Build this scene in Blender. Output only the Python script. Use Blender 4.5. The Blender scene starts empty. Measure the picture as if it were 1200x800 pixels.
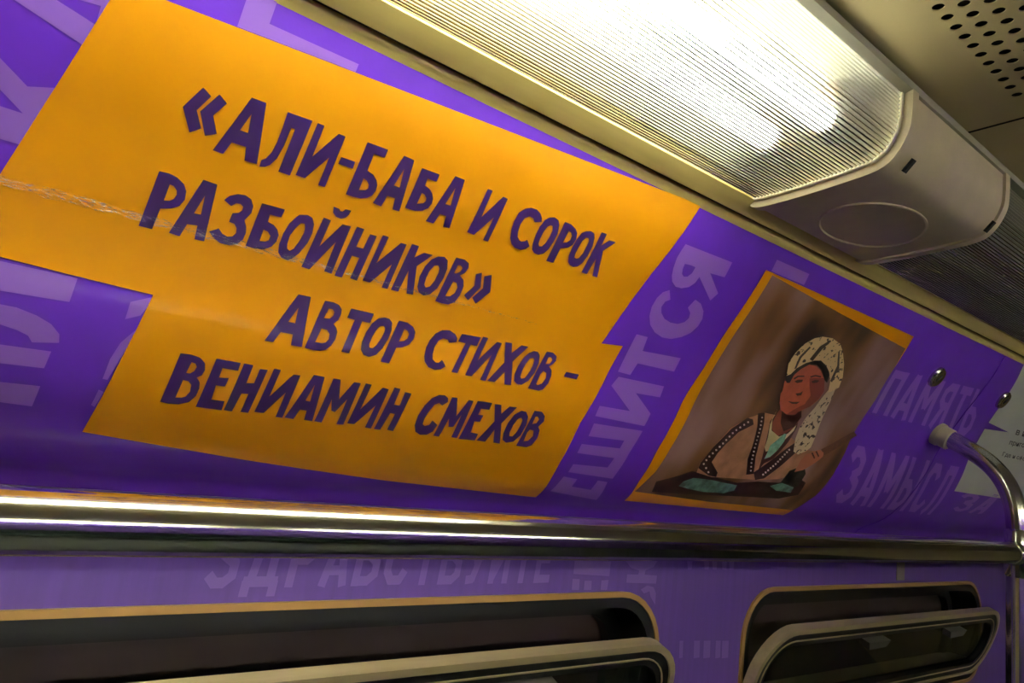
import bpy, bmesh, math, random
from mathutils import Vector, Matrix
from mathutils.geometry import tessellate_polygon

S = bpy.context.scene
COL = S.collection
H = 1.72                                   # camera height above the car floor
# ---------------------------------------------------------------- camera
cam_d = bpy.data.cameras.new('camera'); cam = bpy.data.objects.new('camera', cam_d); COL.objects.link(cam)
cam_d.sensor_width = 36.0; cam_d.lens = 24.0; cam_d.clip_start = 0.01
RIGHT = Vector((0.79096, -0.60027, 0.11870))
DOWN = Vector((0.19157, 0.05869, -0.97972))
FWD = Vector((0.58113, 0.79766, 0.16141))
M = Matrix((RIGHT, -DOWN, -FWD)).transposed().to_4x4()
M.translation = Vector((0, 0, H)); cam.matrix_world = M
S.camera = cam
# ---------------------------------------------------------------- world: a dark tunnel
w = bpy.data.worlds.new('tunnel_dark'); S.world = w; w.use_nodes = True
w.node_tree.nodes['Background'].inputs[0].default_value = (0.02, 0.022, 0.025, 1)
w.node_tree.nodes['Background'].inputs[1].default_value = 0.3
S.view_settings.view_transform = 'Standard'; S.view_settings.look = 'None'
S.view_settings.exposure = 0.36; S.view_settings.gamma = 1.0; S.view_settings.use_curve_mapping = False
TUBE_LIT = 50.0        # emission of the lit fluorescent tube
TUBE_DIM = 0.12       # tubes of the next lamps along, dimmed so their lenses look dark
TUBE_MID = 56.0        # the farther tubes of that row
TUBE_FAR = 95.0        # tubes of the row over the other side of the aisle

# ---------------------------------------------------------------- materials
def lin(c):
    return tuple(((v/255)/12.92 if v/255 <= .04045 else ((v/255+.055)/1.055)**2.4) for v in c)
MATS = {}
def mat(name, rgb, rough=.5, metal=0., coat=0., coat_rough=.08, noise=0., scale=30., bump=0., bscale=200., spec=.5, emit=None, aniso=None):
    if name in MATS: return MATS[name]
    m = bpy.data.materials.new(name); m.use_nodes = True; nt = m.node_tree; b = nt.nodes['Principled BSDF']
    col = lin(rgb) + (1,)
    b.inputs['Base Color'].default_value = col
    b.inputs['Roughness'].default_value = rough; b.inputs['Metallic'].default_value = metal
    b.inputs['Coat Weight'].default_value = coat; b.inputs['Coat Roughness'].default_value = coat_rough
    b.inputs['Specular IOR Level'].default_value = spec
    tc = nt.nodes.new('ShaderNodeTexCoord')
    if noise:
        n = nt.nodes.new('ShaderNodeTexNoise'); n.inputs['Scale'].default_value = scale; n.inputs['Detail'].default_value = 6
        r = nt.nodes.new('ShaderNodeValToRGB')
        r.color_ramp.elements[0].position = .3; r.color_ramp.elements[1].position = .7
        r.color_ramp.elements[0].color = tuple(c*(1-noise) for c in col[:3])+(1,)
        r.color_ramp.elements[1].color = tuple(min(1, c*(1+noise)) for c in col[:3])+(1,)
        mp = nt.nodes.new('ShaderNodeMapping')
        if aniso: mp.inputs['Scale'].default_value = aniso
        nt.links.new(tc.outputs['Object'], mp.inputs[0]); nt.links.new(mp.outputs[0], n.inputs['Vector'])
        nt.links.new(n.outputs['Fac'], r.inputs[0]); nt.links.new(r.outputs[0], b.inputs['Base Color'])
    if bump:
        n2 = nt.nodes.new('ShaderNodeTexNoise'); n2.inputs['Scale'].default_value = bscale; n2.inputs['Detail'].default_value = 3
        bp = nt.nodes.new('ShaderNodeBump'); bp.inputs['Strength'].default_value = bump; bp.inputs['Distance'].default_value = .001
        nt.links.new(tc.outputs['Object'], n2.inputs['Vector']); nt.links.new(n2.outputs['Fac'], bp.inputs['Height'])
        nt.links.new(bp.outputs[0], b.inputs['Normal']); nt.links.new(bp.outputs[0], b.inputs['Coat Normal'])
    if emit:
        b.inputs['Emission Color'].default_value = lin(emit[0]) + (1,); b.inputs['Emission Strength'].default_value = emit[1]
    MATS[name] = m; return m
VINYL = dict(rough=.42, coat=.40, coat_rough=.10, bump=.10, bscale=260.)
PURPLE = mat('purple_vinyl', (96, 38, 190), noise=.10, scale=14, **VINYL)
PALE = mat('pale_purple_print', (146, 100, 212), **VINYL)
YELLOW = mat('orange_yellow_vinyl', (255, 164, 0), noise=.06, scale=9, **VINYL)
INK = mat('dark_purple_ink', (50, 20, 86), **VINYL)
WALLP = mat('wall_purple_film', (80, 52, 130), rough=.5, coat=.2, coat_rough=.3, noise=.10, scale=6, aniso=(14, 1, .6))
WALLPALE = mat('wall_pale_print', (104, 78, 150), rough=.5, coat=.2, coat_rough=.3)
WHITEV = mat('white_notice_vinyl', (226, 230, 222), noise=.05, scale=12, **VINYL)
BLACKINK = mat('black_ink', (30, 26, 40), **VINYL)
CREAM = mat('cream_enamel', (218, 194, 118), rough=.38, coat=.25, coat_rough=.2, noise=.05, scale=18, aniso=(.3, 6, 6), bump=.05, bscale=400)
CAPM = mat('warm_grey_plastic', (196, 180, 152), rough=.55, noise=.05, scale=40, bump=.12, bscale=900)
CEILM = mat('beige_ceiling_laminate', (190, 172, 128), rough=.5, noise=.06, scale=8, bump=.08, bscale=700)
GREYSTRIP = mat('grey_aluminium_strip', (160, 155, 140), rough=.45, metal=.5)
CHROME = mat('polished_steel', (205, 206, 200), rough=.13, metal=1., noise=.06, scale=10, aniso=(1, 60, 60), bump=.04, bscale=500)
STEEL = mat('brushed_steel_cap', (190, 188, 178), rough=.2, metal=1.)
RUBBER = mat('black_rubber', (10, 10, 11), rough=.42, bump=.1, bscale=500)
DARK = mat('dark_void', (8, 8, 9), rough=.9)
LATCHM = mat('grey_latch_plastic', (62, 58, 54), rough=.5)
GROOVE = mat('brown_shadow_gap', (50, 38, 22), rough=.8)
WINTRIM = mat('ochre_window_trim', (160, 122, 72), rough=.35, coat=.3, noise=.08, scale=20)
SASHM = mat('beige_sash_metal', (186, 168, 128), rough=.32, metal=.35, noise=.1, scale=14, aniso=(.4, 5, 5))
PANE = mat('dark_tunnel_pane', (54, 42, 44), rough=.3, noise=.15, scale=9)
FLOORM = mat('dark_floor', (52, 56, 48), rough=.5, noise=.2, scale=30)
SEATM = mat('dark_green_seat', (34, 52, 44), rough=.55)
REFL = mat('aged_reflector', (208, 204, 184), rough=.4)
SOCKET = mat('brown_lamp_holder', (150, 118, 78), rough=.4)
STICKERM = mat('grey_green_sticker', (118, 116, 92), rough=.5)
COLLARM = mat('beige_collar', (188, 176, 148), rough=.4)
def tube_mat(name, strength):
    return mat(name, (235, 245, 240), rough=.4, emit=((250, 255, 240), strength))
def glass_mat(name, tint, transp, rough, ior):
    m = bpy.data.materials.new(name); m.use_nodes = True; nt = m.node_tree
    nt.nodes.clear()
    out = nt.nodes.new('ShaderNodeOutputMaterial'); mix = nt.nodes.new('ShaderNodeMixShader')
    t = nt.nodes.new('ShaderNodeBsdfTransparent'); g = nt.nodes.new('ShaderNodeBsdfGlass')
    t.inputs[0].default_value = tint+(1,); g.inputs['Color'].default_value = tint+(1,)
    g.inputs['Roughness'].default_value = rough; g.inputs['IOR'].default_value = ior
    mix.inputs[0].default_value = 1-transp
    nt.links.new(t.outputs[0], mix.inputs[1]); nt.links.new(g.outputs[0], mix.inputs[2]); nt.links.new(mix.outputs[0], out.inputs[0])
    return m
def glint_mat(name):
    # glint of the crease, put in as bumpy glossy flecks on a clear strip
    m = bpy.data.materials.new(name); m.use_nodes = True; nt = m.node_tree; nt.nodes.clear()
    out = nt.nodes.new('ShaderNodeOutputMaterial'); mix = nt.nodes.new('ShaderNodeMixShader')
    t = nt.nodes.new('ShaderNodeBsdfTransparent'); g = nt.nodes.new('ShaderNodeBsdfGlossy'); g.inputs['Roughness'].default_value = .16
    tc = nt.nodes.new('ShaderNodeTexCoord'); mp = nt.nodes.new('ShaderNodeMapping'); mp.inputs['Scale'].default_value = (.35, 1, 1)
    n = nt.nodes.new('ShaderNodeTexNoise'); n.inputs['Scale'].default_value = 900; n.inputs['Detail'].default_value = 2
    bp = nt.nodes.new('ShaderNodeBump'); bp.inputs['Strength'].default_value = 1.0; bp.inputs['Distance'].default_value = .0016
    nt.links.new(tc.outputs['Object'], mp.inputs[0]); nt.links.new(mp.outputs[0], n.inputs['Vector']); nt.links.new(n.outputs['Fac'], bp.inputs['Height']); nt.links.new(bp.outputs[0], g.inputs['Normal'])
    n2 = nt.nodes.new('ShaderNodeTexNoise'); n2.inputs['Scale'].default_value = 1000; n2.inputs['Detail'].default_value = 3
    mp2 = nt.nodes.new('ShaderNodeMapping'); mp2.inputs['Scale'].default_value = (.22, 1, 1.3); mp2.inputs['Rotation'].default_value = (0, math.radians(-14), 0)
    rp = nt.nodes.new('ShaderNodeMapRange'); rp.inputs['From Min'].default_value = .49; rp.inputs['From Max'].default_value = .68; rp.inputs['To Max'].default_value = .85
    nt.links.new(tc.outputs['Object'], mp2.inputs[0]); nt.links.new(mp2.outputs[0], n2.inputs['Vector']); nt.links.new(n2.outputs['Fac'], rp.inputs['Value']); nt.links.new(rp.outputs[0], mix.inputs[0])
    nt.links.new(t.outputs[0], mix.inputs[1]); nt.links.new(g.outputs[0], mix.inputs[2]); nt.links.new(mix.outputs[0], out.inputs[0])
    return m
LENSM = glass_mat('ribbed_acrylic', (.95, .95, .88), .07, .42, 1.45)
RIBM = glass_mat('ribbed_acrylic_painted_dark', (.30, .25, .16), .0, .05, 1.5)  # dark tint painted in for the refracted dark lines between ribs
GLINTM = glint_mat('crease_glint_film')
SASHGLASS = glass_mat('sash_glass', (.85, .88, .85), .6, .02, 1.5)

# ---------------------------------------------------------------- object helpers
def wloc(o):
    v = Vector((0, 0, 0))
    while o is not None: v = v + o.location; o = o.parent
    return v
def tag(o, label=None, cat=None, group=None, kind=None):
    if label: o['label'] = label
    if cat: o['category'] = cat
    if group: o['group'] = group
    if kind: o['kind'] = kind
    return o
def empty(name, loc, label=None, cat=None, group=None, kind=None):
    o = bpy.data.objects.new(name, None); COL.objects.link(o); o.location = loc; o.empty_display_size = .05
    return tag(o, label, cat, group, kind)
def link(name, bm, material, parent=None, smooth=False, loc=None, angle=40):
    """one mesh object; vertices come in world coordinates"""
    bmesh.ops.remove_doubles(bm, verts=bm.verts, dist=1e-6)
    if loc is None:
        if parent is not None: loc = wloc(parent)
        else:
            xs = [v.co for v in bm.verts]
            loc = Vector((sum(min(c[i] for c in xs)+max(c[i] for c in xs) for i in [k])/2 for k in (0, 1))) if False else Vector((
                (min(c.x for c in xs)+max(c.x for c in xs))/2, (min(c.y for c in xs)+max(c.y for c in xs))/2, min(c.z for c in xs)))
    loc = Vector(loc)
    for v in bm.verts: v.co -= loc
    me = bpy.data.meshes.new(name); bm.to_mesh(me); bm.free()
    me.materials.append(material)
    if smooth:
        for p in me.polygons: p.use_smooth = True
        try: me.set_sharp_from_angle(angle=math.radians(angle))
        except Exception: pass
    o = bpy.data.objects.new(name, me); COL.objects.link(o)
    if parent is not None:
        o.parent = parent; o.location = loc - wloc(parent)
    else: o.location = loc
    return o
def box(bm, x0, x1, y0, y1, z0, z1, bev=0):
    r = bmesh.ops.create_cube(bm, size=1)
    for v in r['verts']:
        v.co = Vector(((x0+x1)/2+v.co.x*(x1-x0), (y0+y1)/2+v.co.y*(y1-y0), (z0+z1)/2+v.co.z*(z1-z0)))
    if bev:
        es = set(e for v in r['verts'] for e in v.link_edges)
        bmesh.ops.bevel(bm, geom=list(es), offset=bev, segments=2, affect='EDGES', profile=.5)
    return bm
def extrude_x(bm, prof, x0, x1, closed=True, caps=True, nx=1):
    """sweep a Y-Z outline along the car"""
    rows = []
    for k in range(nx+1):
        x = x0+(x1-x0)*k/nx
        rows.append([bm.verts.new((x, y, z+H)) for y, z in prof])
    n = len(prof)
    for a, b in zip(rows, rows[1:]):
        for i in range(n if closed else n-1):
            j = (i+1) % n
            bm.faces.new((a[i], a[j], b[j], b[i]))
    if closed and caps:
        bm.faces.new(rows[0]); bm.faces.new(rows[-1][::-1])
    bmesh.ops.recalc_face_normals(bm, faces=bm.faces)
    return bm
def tube(bm, pts, r, seg=20, caps=True):
    pts = [Vector(p) for p in pts]; rings = []
    up = None
    for i, p in enumerate(pts):
        d = (pts[min(i+1, len(pts)-1)]-pts[max(i-1, 0)]).normalized()
        if up is None:
            up = d.orthogonal().normalized()
        up = (up - d*up.dot(d)).normalized(); sd = d.cross(up)
        rr = r[i] if isinstance(r, (list, tuple)) else r
        rings.append([bm.verts.new(p+(up*math.cos(2*math.pi*k/seg)+sd*math.sin(2*math.pi*k/seg))*rr) for k in range(seg)])
    for a, b in zip(rings, rings[1:]):
        for k in range(seg): bm.faces.new((a[k], a[(k+1) % seg], b[(k+1) % seg], b[k]))
    if caps: bm.faces.new(rings[0][::-1]); bm.faces.new(rings[-1])
    bmesh.ops.recalc_face_normals(bm, faces=bm.faces)
    return bm

# outlines of the prints as (distance along the car, distance down the cove) in metres
DATA = {
'line1':[[[(0.0735,0.0773),(0.08,0.0812),(0.0737,0.0941),(0.0799,0.1055),(0.0735,0.1112),(0.0647,0.0952)]],[[(0.0847,0.0778),(0.0911,0.0819),(0.0849,0.0936),(0.0907,0.1055),(0.0837,0.1098),(0.076,0.094)]],[[(0.1056,0.0714),(0.1162,0.0713),(0.1238,0.1173),(0.1145,0.1178),(0.1125,0.1074),(0.1022,0.1077),(0.0989,0.1182),(0.0915,0.1181)],[(0.1089,0.0828),(0.1107,0.0969),(0.1049,0.0969)]],[[(0.1326,0.0717),(0.1517,0.071),(0.1497,0.1174),(0.1404,0.1174),(0.1416,0.0817),(0.1387,0.0818),(0.1381,0.0964),(0.1363,0.1078),(0.133,0.1145),(0.13,0.1173),(0.126,0.1186),(0.1259,0.1131),(0.1286,0.1107),(0.131,0.1051),(0.1323,0.0957),(0.1326,0.0835)]],[[(0.156,0.071),(0.1615,0.0712),(0.1609,0.0969),(0.1741,0.0728),(0.1798,0.0729),(0.1787,0.1172),(0.1731,0.1174),(0.1734,0.0932),(0.1613,0.1154),(0.1537,0.1155)]],[[(0.1823,0.0893),(0.1943,0.0892),(0.1945,0.0951),(0.1821,0.0953)]],[[(0.1981,0.0707),(0.2166,0.0702),(0.2163,0.0775),(0.2066,0.0777),(0.2067,0.0924),(0.2125,0.0939),(0.217,0.0975),(0.2193,0.1013),(0.2199,0.1063),(0.2186,0.1108),(0.215,0.1143),(0.21,0.1165),(0.2038,0.1172),(0.197,0.1172)],[(0.206,0.0995),(0.2093,0.1003),(0.2124,0.1031),(0.213,0.1061),(0.2113,0.1083),(0.2061,0.1101)]],[[(0.2314,0.07),(0.2413,0.0704),(0.2468,0.1163),(0.2402,0.1166),(0.2384,0.1066),(0.2312,0.1068),(0.2296,0.1173),(0.2217,0.1168)],[(0.2359,0.0802),(0.2384,0.0965),(0.2329,0.0964)]],[[(0.2506,0.074),(0.2682,0.0738),(0.2681,0.0806),(0.2592,0.0807),(0.2593,0.0873),(0.2645,0.0886),(0.2689,0.0918),(0.2715,0.0958),(0.2722,0.1004),(0.2707,0.1051),(0.2666,0.1089),(0.2604,0.1112),(0.2549,0.1116),(0.2503,0.1114)],[(0.2593,0.0942),(0.2622,0.0945),(0.2654,0.0972),(0.266,0.0998),(0.2644,0.1024),(0.2592,0.1046)]],[[(0.2827,0.07),(0.2927,0.0701),(0.2985,0.116),(0.2919,0.1167),(0.2903,0.1064),(0.2839,0.1064),(0.2818,0.1167),(0.2738,0.1169)],[(0.2873,0.0797),(0.2899,0.0961),(0.2846,0.0962)]],[[(0.318,0.07),(0.3233,0.0699),(0.3241,0.0962),(0.3363,0.0714),(0.3418,0.0717),(0.3422,0.1165),(0.3366,0.1164),(0.3364,0.0925),(0.325,0.1145),(0.3172,0.1141)]],[[(0.3879,0.0805),(0.3804,0.0831),(0.3773,0.0799),(0.3727,0.0796),(0.3683,0.0828),(0.3667,0.0894),(0.368,0.0974),(0.3703,0.1021),(0.3737,0.1049),(0.3767,0.1056),(0.3803,0.104),(0.3819,0.1016),(0.3879,0.1072),(0.3853,0.1112),(0.3804,0.1136),(0.3734,0.1137),(0.3674,0.1108),(0.3632,0.1059),(0.36,0.0976),(0.3587,0.089),(0.3596,0.0797),(0.3643,0.0739),(0.3699,0.0713),(0.3769,0.0712),(0.3827,0.0736),(0.3864,0.0769)]],[[(0.3945,0.0736),(0.3999,0.0717),(0.4053,0.073),(0.4091,0.0772),(0.4119,0.0858),(0.412,0.0953),(0.4105,0.1039),(0.4075,0.1097),(0.4026,0.1125),(0.3968,0.1121),(0.3925,0.1094),(0.3901,0.1038),(0.3885,0.0948),(0.3885,0.0854),(0.3906,0.0778)],[(0.4021,0.0803),(0.3997,0.0803),(0.397,0.0827),(0.3954,0.0894),(0.3954,0.0973),(0.3963,0.1018),(0.3985,0.104),(0.4016,0.1031),(0.4037,0.0987),(0.4048,0.0912),(0.4044,0.0842)]],[[(0.4136,0.0721),(0.422,0.0723),(0.4293,0.0748),(0.4337,0.0781),(0.4363,0.0846),(0.4355,0.0913),(0.4313,0.0955),(0.4235,0.0986),(0.4241,0.1153),(0.4148,0.1157)],[(0.4232,0.0791),(0.4266,0.0799),(0.4293,0.0827),(0.4298,0.0874),(0.4273,0.0906),(0.423,0.0924)]],[[(0.443,0.0731),(0.4489,0.0713),(0.4541,0.0725),(0.4572,0.0764),(0.4599,0.0855),(0.4602,0.0954),(0.4585,0.1053),(0.4548,0.1106),(0.45,0.1125),(0.4446,0.1119),(0.4406,0.1089),(0.4375,0.1023),(0.4364,0.0927),(0.4371,0.0827),(0.4391,0.0764)],[(0.4501,0.0786),(0.4469,0.0793),(0.4446,0.0836),(0.4439,0.092),(0.4441,0.0986),(0.4451,0.1025),(0.4481,0.1033),(0.451,0.1015),(0.4525,0.096),(0.4527,0.0868),(0.4522,0.0813)]],[[(0.4623,0.0683),(0.4698,0.0681),(0.4701,0.081),(0.4764,0.0733),(0.486,0.0725),(0.4756,0.0857),(0.4861,0.1146),(0.4792,0.1148),(0.472,0.0961),(0.471,0.1151),(0.4634,0.115)]]],
'line2':[[[(0.062,0.1456),(0.0683,0.145),(0.0745,0.1462),(0.0798,0.1495),(0.0827,0.1542),(0.0835,0.1609),(0.0813,0.1668),(0.0767,0.1703),(0.0695,0.1729),(0.0681,0.1901),(0.059,0.1901)],[(0.071,0.1529),(0.0738,0.1532),(0.0765,0.1558),(0.0773,0.1589),(0.0763,0.1627),(0.0739,0.165),(0.0702,0.1659)]],[[(0.0915,0.1419),(0.1017,0.1423),(0.105,0.1889),(0.0979,0.1892),(0.097,0.1779),(0.0899,0.179),(0.0873,0.19),(0.0796,0.1894)],[(0.0958,0.1534),(0.0971,0.1687),(0.0922,0.1691)]],[[(0.1096,0.1523),(0.1127,0.1476),(0.1177,0.1445),(0.1234,0.1437),(0.1284,0.1456),(0.1312,0.1502),(0.1316,0.1562),(0.1283,0.1634),(0.1308,0.1676),(0.1324,0.1733),(0.1318,0.1791),(0.1288,0.184),(0.1235,0.1866),(0.1165,0.1869),(0.1109,0.1843),(0.1062,0.18),(0.1122,0.1756),(0.1159,0.1791),(0.12,0.1802),(0.1235,0.1789),(0.1254,0.1755),(0.1246,0.1714),(0.1221,0.1685),(0.1178,0.168),(0.1183,0.1605),(0.1225,0.1588),(0.1244,0.1561),(0.1243,0.1531),(0.1219,0.1515),(0.1188,0.1519),(0.1157,0.1553)]],[[(0.1368,0.1458),(0.155,0.1453),(0.1544,0.1525),(0.1453,0.1529),(0.1456,0.1591),(0.1506,0.1603),(0.1546,0.1632),(0.157,0.1675),(0.1571,0.1733),(0.1546,0.1786),(0.1499,0.1823),(0.1424,0.1839),(0.1352,0.1835)],[(0.1444,0.1664),(0.1481,0.1671),(0.151,0.17),(0.1508,0.1739),(0.1485,0.1757),(0.1443,0.1765)]],[[(0.1671,0.1459),(0.1735,0.144),(0.1782,0.1453),(0.1812,0.1502),(0.1824,0.1583),(0.1815,0.1672),(0.1778,0.1777),(0.1736,0.1841),(0.1703,0.1863),(0.1654,0.1856),(0.1613,0.1817),(0.1598,0.1746),(0.1601,0.1645),(0.1622,0.1546)],[(0.1738,0.1518),(0.1708,0.1524),(0.168,0.1578),(0.1657,0.1652),(0.1659,0.1728),(0.1671,0.1766),(0.1696,0.1779),(0.1722,0.1751),(0.1744,0.1676),(0.1757,0.1596),(0.1751,0.1547)]],[[(0.1868,0.142),(0.1934,0.1424),(0.1919,0.1669),(0.2039,0.1426),(0.2114,0.1423),(0.2102,0.1878),(0.2033,0.1874),(0.2038,0.1595),(0.1906,0.1892),(0.1834,0.1887)]],[[(0.1914,0.1305),(0.1967,0.1309),(0.198,0.1325),(0.2,0.1322),(0.2015,0.1296),(0.2067,0.1291),(0.206,0.1333),(0.2041,0.1365),(0.2007,0.1385),(0.1964,0.1382),(0.1926,0.1355)]],[[(0.2164,0.141),(0.2234,0.1411),(0.2223,0.1583),(0.2288,0.1582),(0.2299,0.1439),(0.2364,0.1438),(0.2343,0.1881),(0.2275,0.1875),(0.2287,0.1672),(0.2216,0.1671),(0.2202,0.189),(0.2132,0.1888)]],[[(0.2412,0.1412),(0.2472,0.1413),(0.2454,0.1673),(0.26,0.1432),(0.2656,0.143),(0.2648,0.1883),(0.2588,0.1884),(0.2596,0.1647),(0.2466,0.1866),(0.2391,0.1866)]],[[(0.2704,0.141),(0.2777,0.141),(0.2777,0.1525),(0.285,0.1456),(0.2942,0.1451),(0.2834,0.1597),(0.2913,0.1875),(0.2845,0.1878),(0.2774,0.1662),(0.2758,0.1881),(0.2682,0.1882)]],[[(0.2997,0.145),(0.3061,0.1435),(0.3108,0.146),(0.314,0.1539),(0.3143,0.1637),(0.3123,0.1751),(0.3075,0.1829),(0.3015,0.1855),(0.2956,0.1835),(0.2921,0.1785),(0.2901,0.1684),(0.2913,0.1575),(0.2947,0.1494)],[(0.3034,0.1531),(0.2999,0.1544),(0.2976,0.1605),(0.2971,0.1684),(0.2979,0.175),(0.3005,0.1773),(0.3042,0.1753),(0.3064,0.1688),(0.307,0.1598),(0.3058,0.1553)]],[[(0.3178,0.1407),(0.3274,0.1402),(0.3332,0.1425),(0.335,0.147),(0.3335,0.1528),(0.3295,0.1565),(0.3352,0.1599),(0.3384,0.1661),(0.3387,0.1752),(0.3363,0.1839),(0.3306,0.1878),(0.3234,0.1883),(0.3158,0.1878)],[(0.3257,0.1466),(0.329,0.1487),(0.3282,0.1529),(0.3247,0.1558),(0.3226,0.1558),(0.3231,0.1474)],[(0.3255,0.1642),(0.3294,0.1645),(0.3325,0.1687),(0.3321,0.1749),(0.3289,0.1794),(0.3237,0.1805)]],[[(0.3455,0.1506),(0.3509,0.1475),(0.3567,0.1622),(0.3495,0.1785),(0.3428,0.1745),(0.3493,0.1622)]],[[(0.3552,0.1503),(0.3624,0.1467),(0.3693,0.164),(0.3592,0.1798),(0.3527,0.1746),(0.3595,0.1625)]]],
'line3':[[[(0.189,0.2134),(0.2001,0.2133),(0.2064,0.2598),(0.1966,0.2601),(0.1952,0.25),(0.1845,0.2501),(0.1809,0.2603),(0.1735,0.2605)],[(0.1928,0.2253),(0.1942,0.2398),(0.188,0.2395)]],[[(0.2132,0.2135),(0.2208,0.213),(0.2267,0.2143),(0.2303,0.2177),(0.2315,0.2223),(0.2308,0.2281),(0.2275,0.2328),(0.2312,0.2357),(0.2334,0.2395),(0.2339,0.2464),(0.232,0.2531),(0.2282,0.2582),(0.2234,0.2602),(0.2162,0.2606),(0.209,0.26)],[(0.2191,0.2197),(0.2224,0.2196),(0.2249,0.2218),(0.225,0.2253),(0.2228,0.2288),(0.2174,0.2294)],[(0.2184,0.2393),(0.2236,0.2395),(0.2271,0.2429),(0.2278,0.2477),(0.226,0.2515),(0.2231,0.2528),(0.2166,0.2528)]],[[(0.2386,0.2149),(0.2613,0.2148),(0.2609,0.2244),(0.253,0.2245),(0.2509,0.2572),(0.243,0.2569),(0.2456,0.2247),(0.238,0.2243)]],[[(0.2727,0.2158),(0.278,0.2162),(0.2818,0.2193),(0.2841,0.2262),(0.2838,0.2359),(0.2813,0.2459),(0.2772,0.2534),(0.271,0.2569),(0.2648,0.2559),(0.2608,0.2515),(0.2592,0.2439),(0.2601,0.2337),(0.2627,0.2244),(0.267,0.2183)],[(0.2751,0.2242),(0.2717,0.225),(0.2691,0.2302),(0.2674,0.2379),(0.267,0.2445),(0.2683,0.2478),(0.2716,0.2479),(0.2745,0.2436),(0.2766,0.2367),(0.2775,0.2299),(0.2771,0.2263)]],[[(0.2877,0.2157),(0.2969,0.2158),(0.3043,0.2187),(0.3084,0.2231),(0.3096,0.2304),(0.3066,0.2371),(0.3009,0.2409),(0.2948,0.2425),(0.293,0.2594),(0.2839,0.2593)],[(0.2965,0.2227),(0.2999,0.2235),(0.303,0.2266),(0.3028,0.2311),(0.3001,0.2344),(0.2953,0.236)]],[[(0.3564,0.2238),(0.3483,0.2261),(0.346,0.2235),(0.3402,0.223),(0.3361,0.2264),(0.3344,0.2336),(0.335,0.2411),(0.3371,0.2466),(0.3414,0.2492),(0.3449,0.2489),(0.3475,0.2451),(0.3542,0.2511),(0.3501,0.2551),(0.3435,0.257),(0.3356,0.2555),(0.3296,0.2506),(0.3268,0.2452),(0.3255,0.2362),(0.3267,0.2276),(0.3299,0.22),(0.3359,0.2149),(0.3436,0.2135),(0.351,0.2157),(0.3556,0.2196)]],[[(0.3587,0.214),(0.3815,0.2131),(0.3811,0.2231),(0.3734,0.2233),(0.3703,0.2558),(0.363,0.2557),(0.367,0.2228),(0.3578,0.2227)]],[[(0.3838,0.2117),(0.3905,0.212),(0.3887,0.2376),(0.4028,0.2136),(0.4091,0.2139),(0.407,0.2581),(0.3999,0.2581),(0.4025,0.2286),(0.3881,0.2561),(0.3802,0.2561)]],[[(0.4128,0.2118),(0.4213,0.2113),(0.4259,0.2221),(0.4339,0.211),(0.4435,0.2109),(0.4314,0.2312),(0.4409,0.2574),(0.432,0.258),(0.4265,0.2441),(0.4187,0.2575),(0.4089,0.2577),(0.4214,0.234)]],[[(0.4528,0.2141),(0.4584,0.2141),(0.4628,0.2174),(0.4657,0.2265),(0.4655,0.2379),(0.4612,0.2482),(0.4542,0.2546),(0.4477,0.2547),(0.4425,0.2518),(0.4398,0.2444),(0.4406,0.2341),(0.4434,0.2236),(0.4477,0.2171)],[(0.4556,0.2218),(0.452,0.2234),(0.4495,0.2296),(0.448,0.2383),(0.4484,0.2457),(0.4506,0.2481),(0.4549,0.2464),(0.4579,0.2384),(0.459,0.2297),(0.4583,0.2241)]],[[(0.4697,0.2112),(0.4781,0.2108),(0.4851,0.2139),(0.4873,0.2194),(0.4849,0.2238),(0.481,0.2274),(0.4867,0.2312),(0.4893,0.2375),(0.4892,0.2472),(0.485,0.2553),(0.4803,0.2575),(0.4644,0.2573)],[(0.4789,0.2165),(0.482,0.2194),(0.4807,0.2246),(0.4751,0.2257),(0.4753,0.2172)],[(0.4762,0.2341),(0.481,0.2355),(0.4831,0.2415),(0.4807,0.2487),(0.4752,0.2515),(0.473,0.2504),(0.4736,0.2384)]],[[(0.5077,0.2293),(0.5276,0.2292),(0.5271,0.2355),(0.5071,0.2353)]]],
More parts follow.
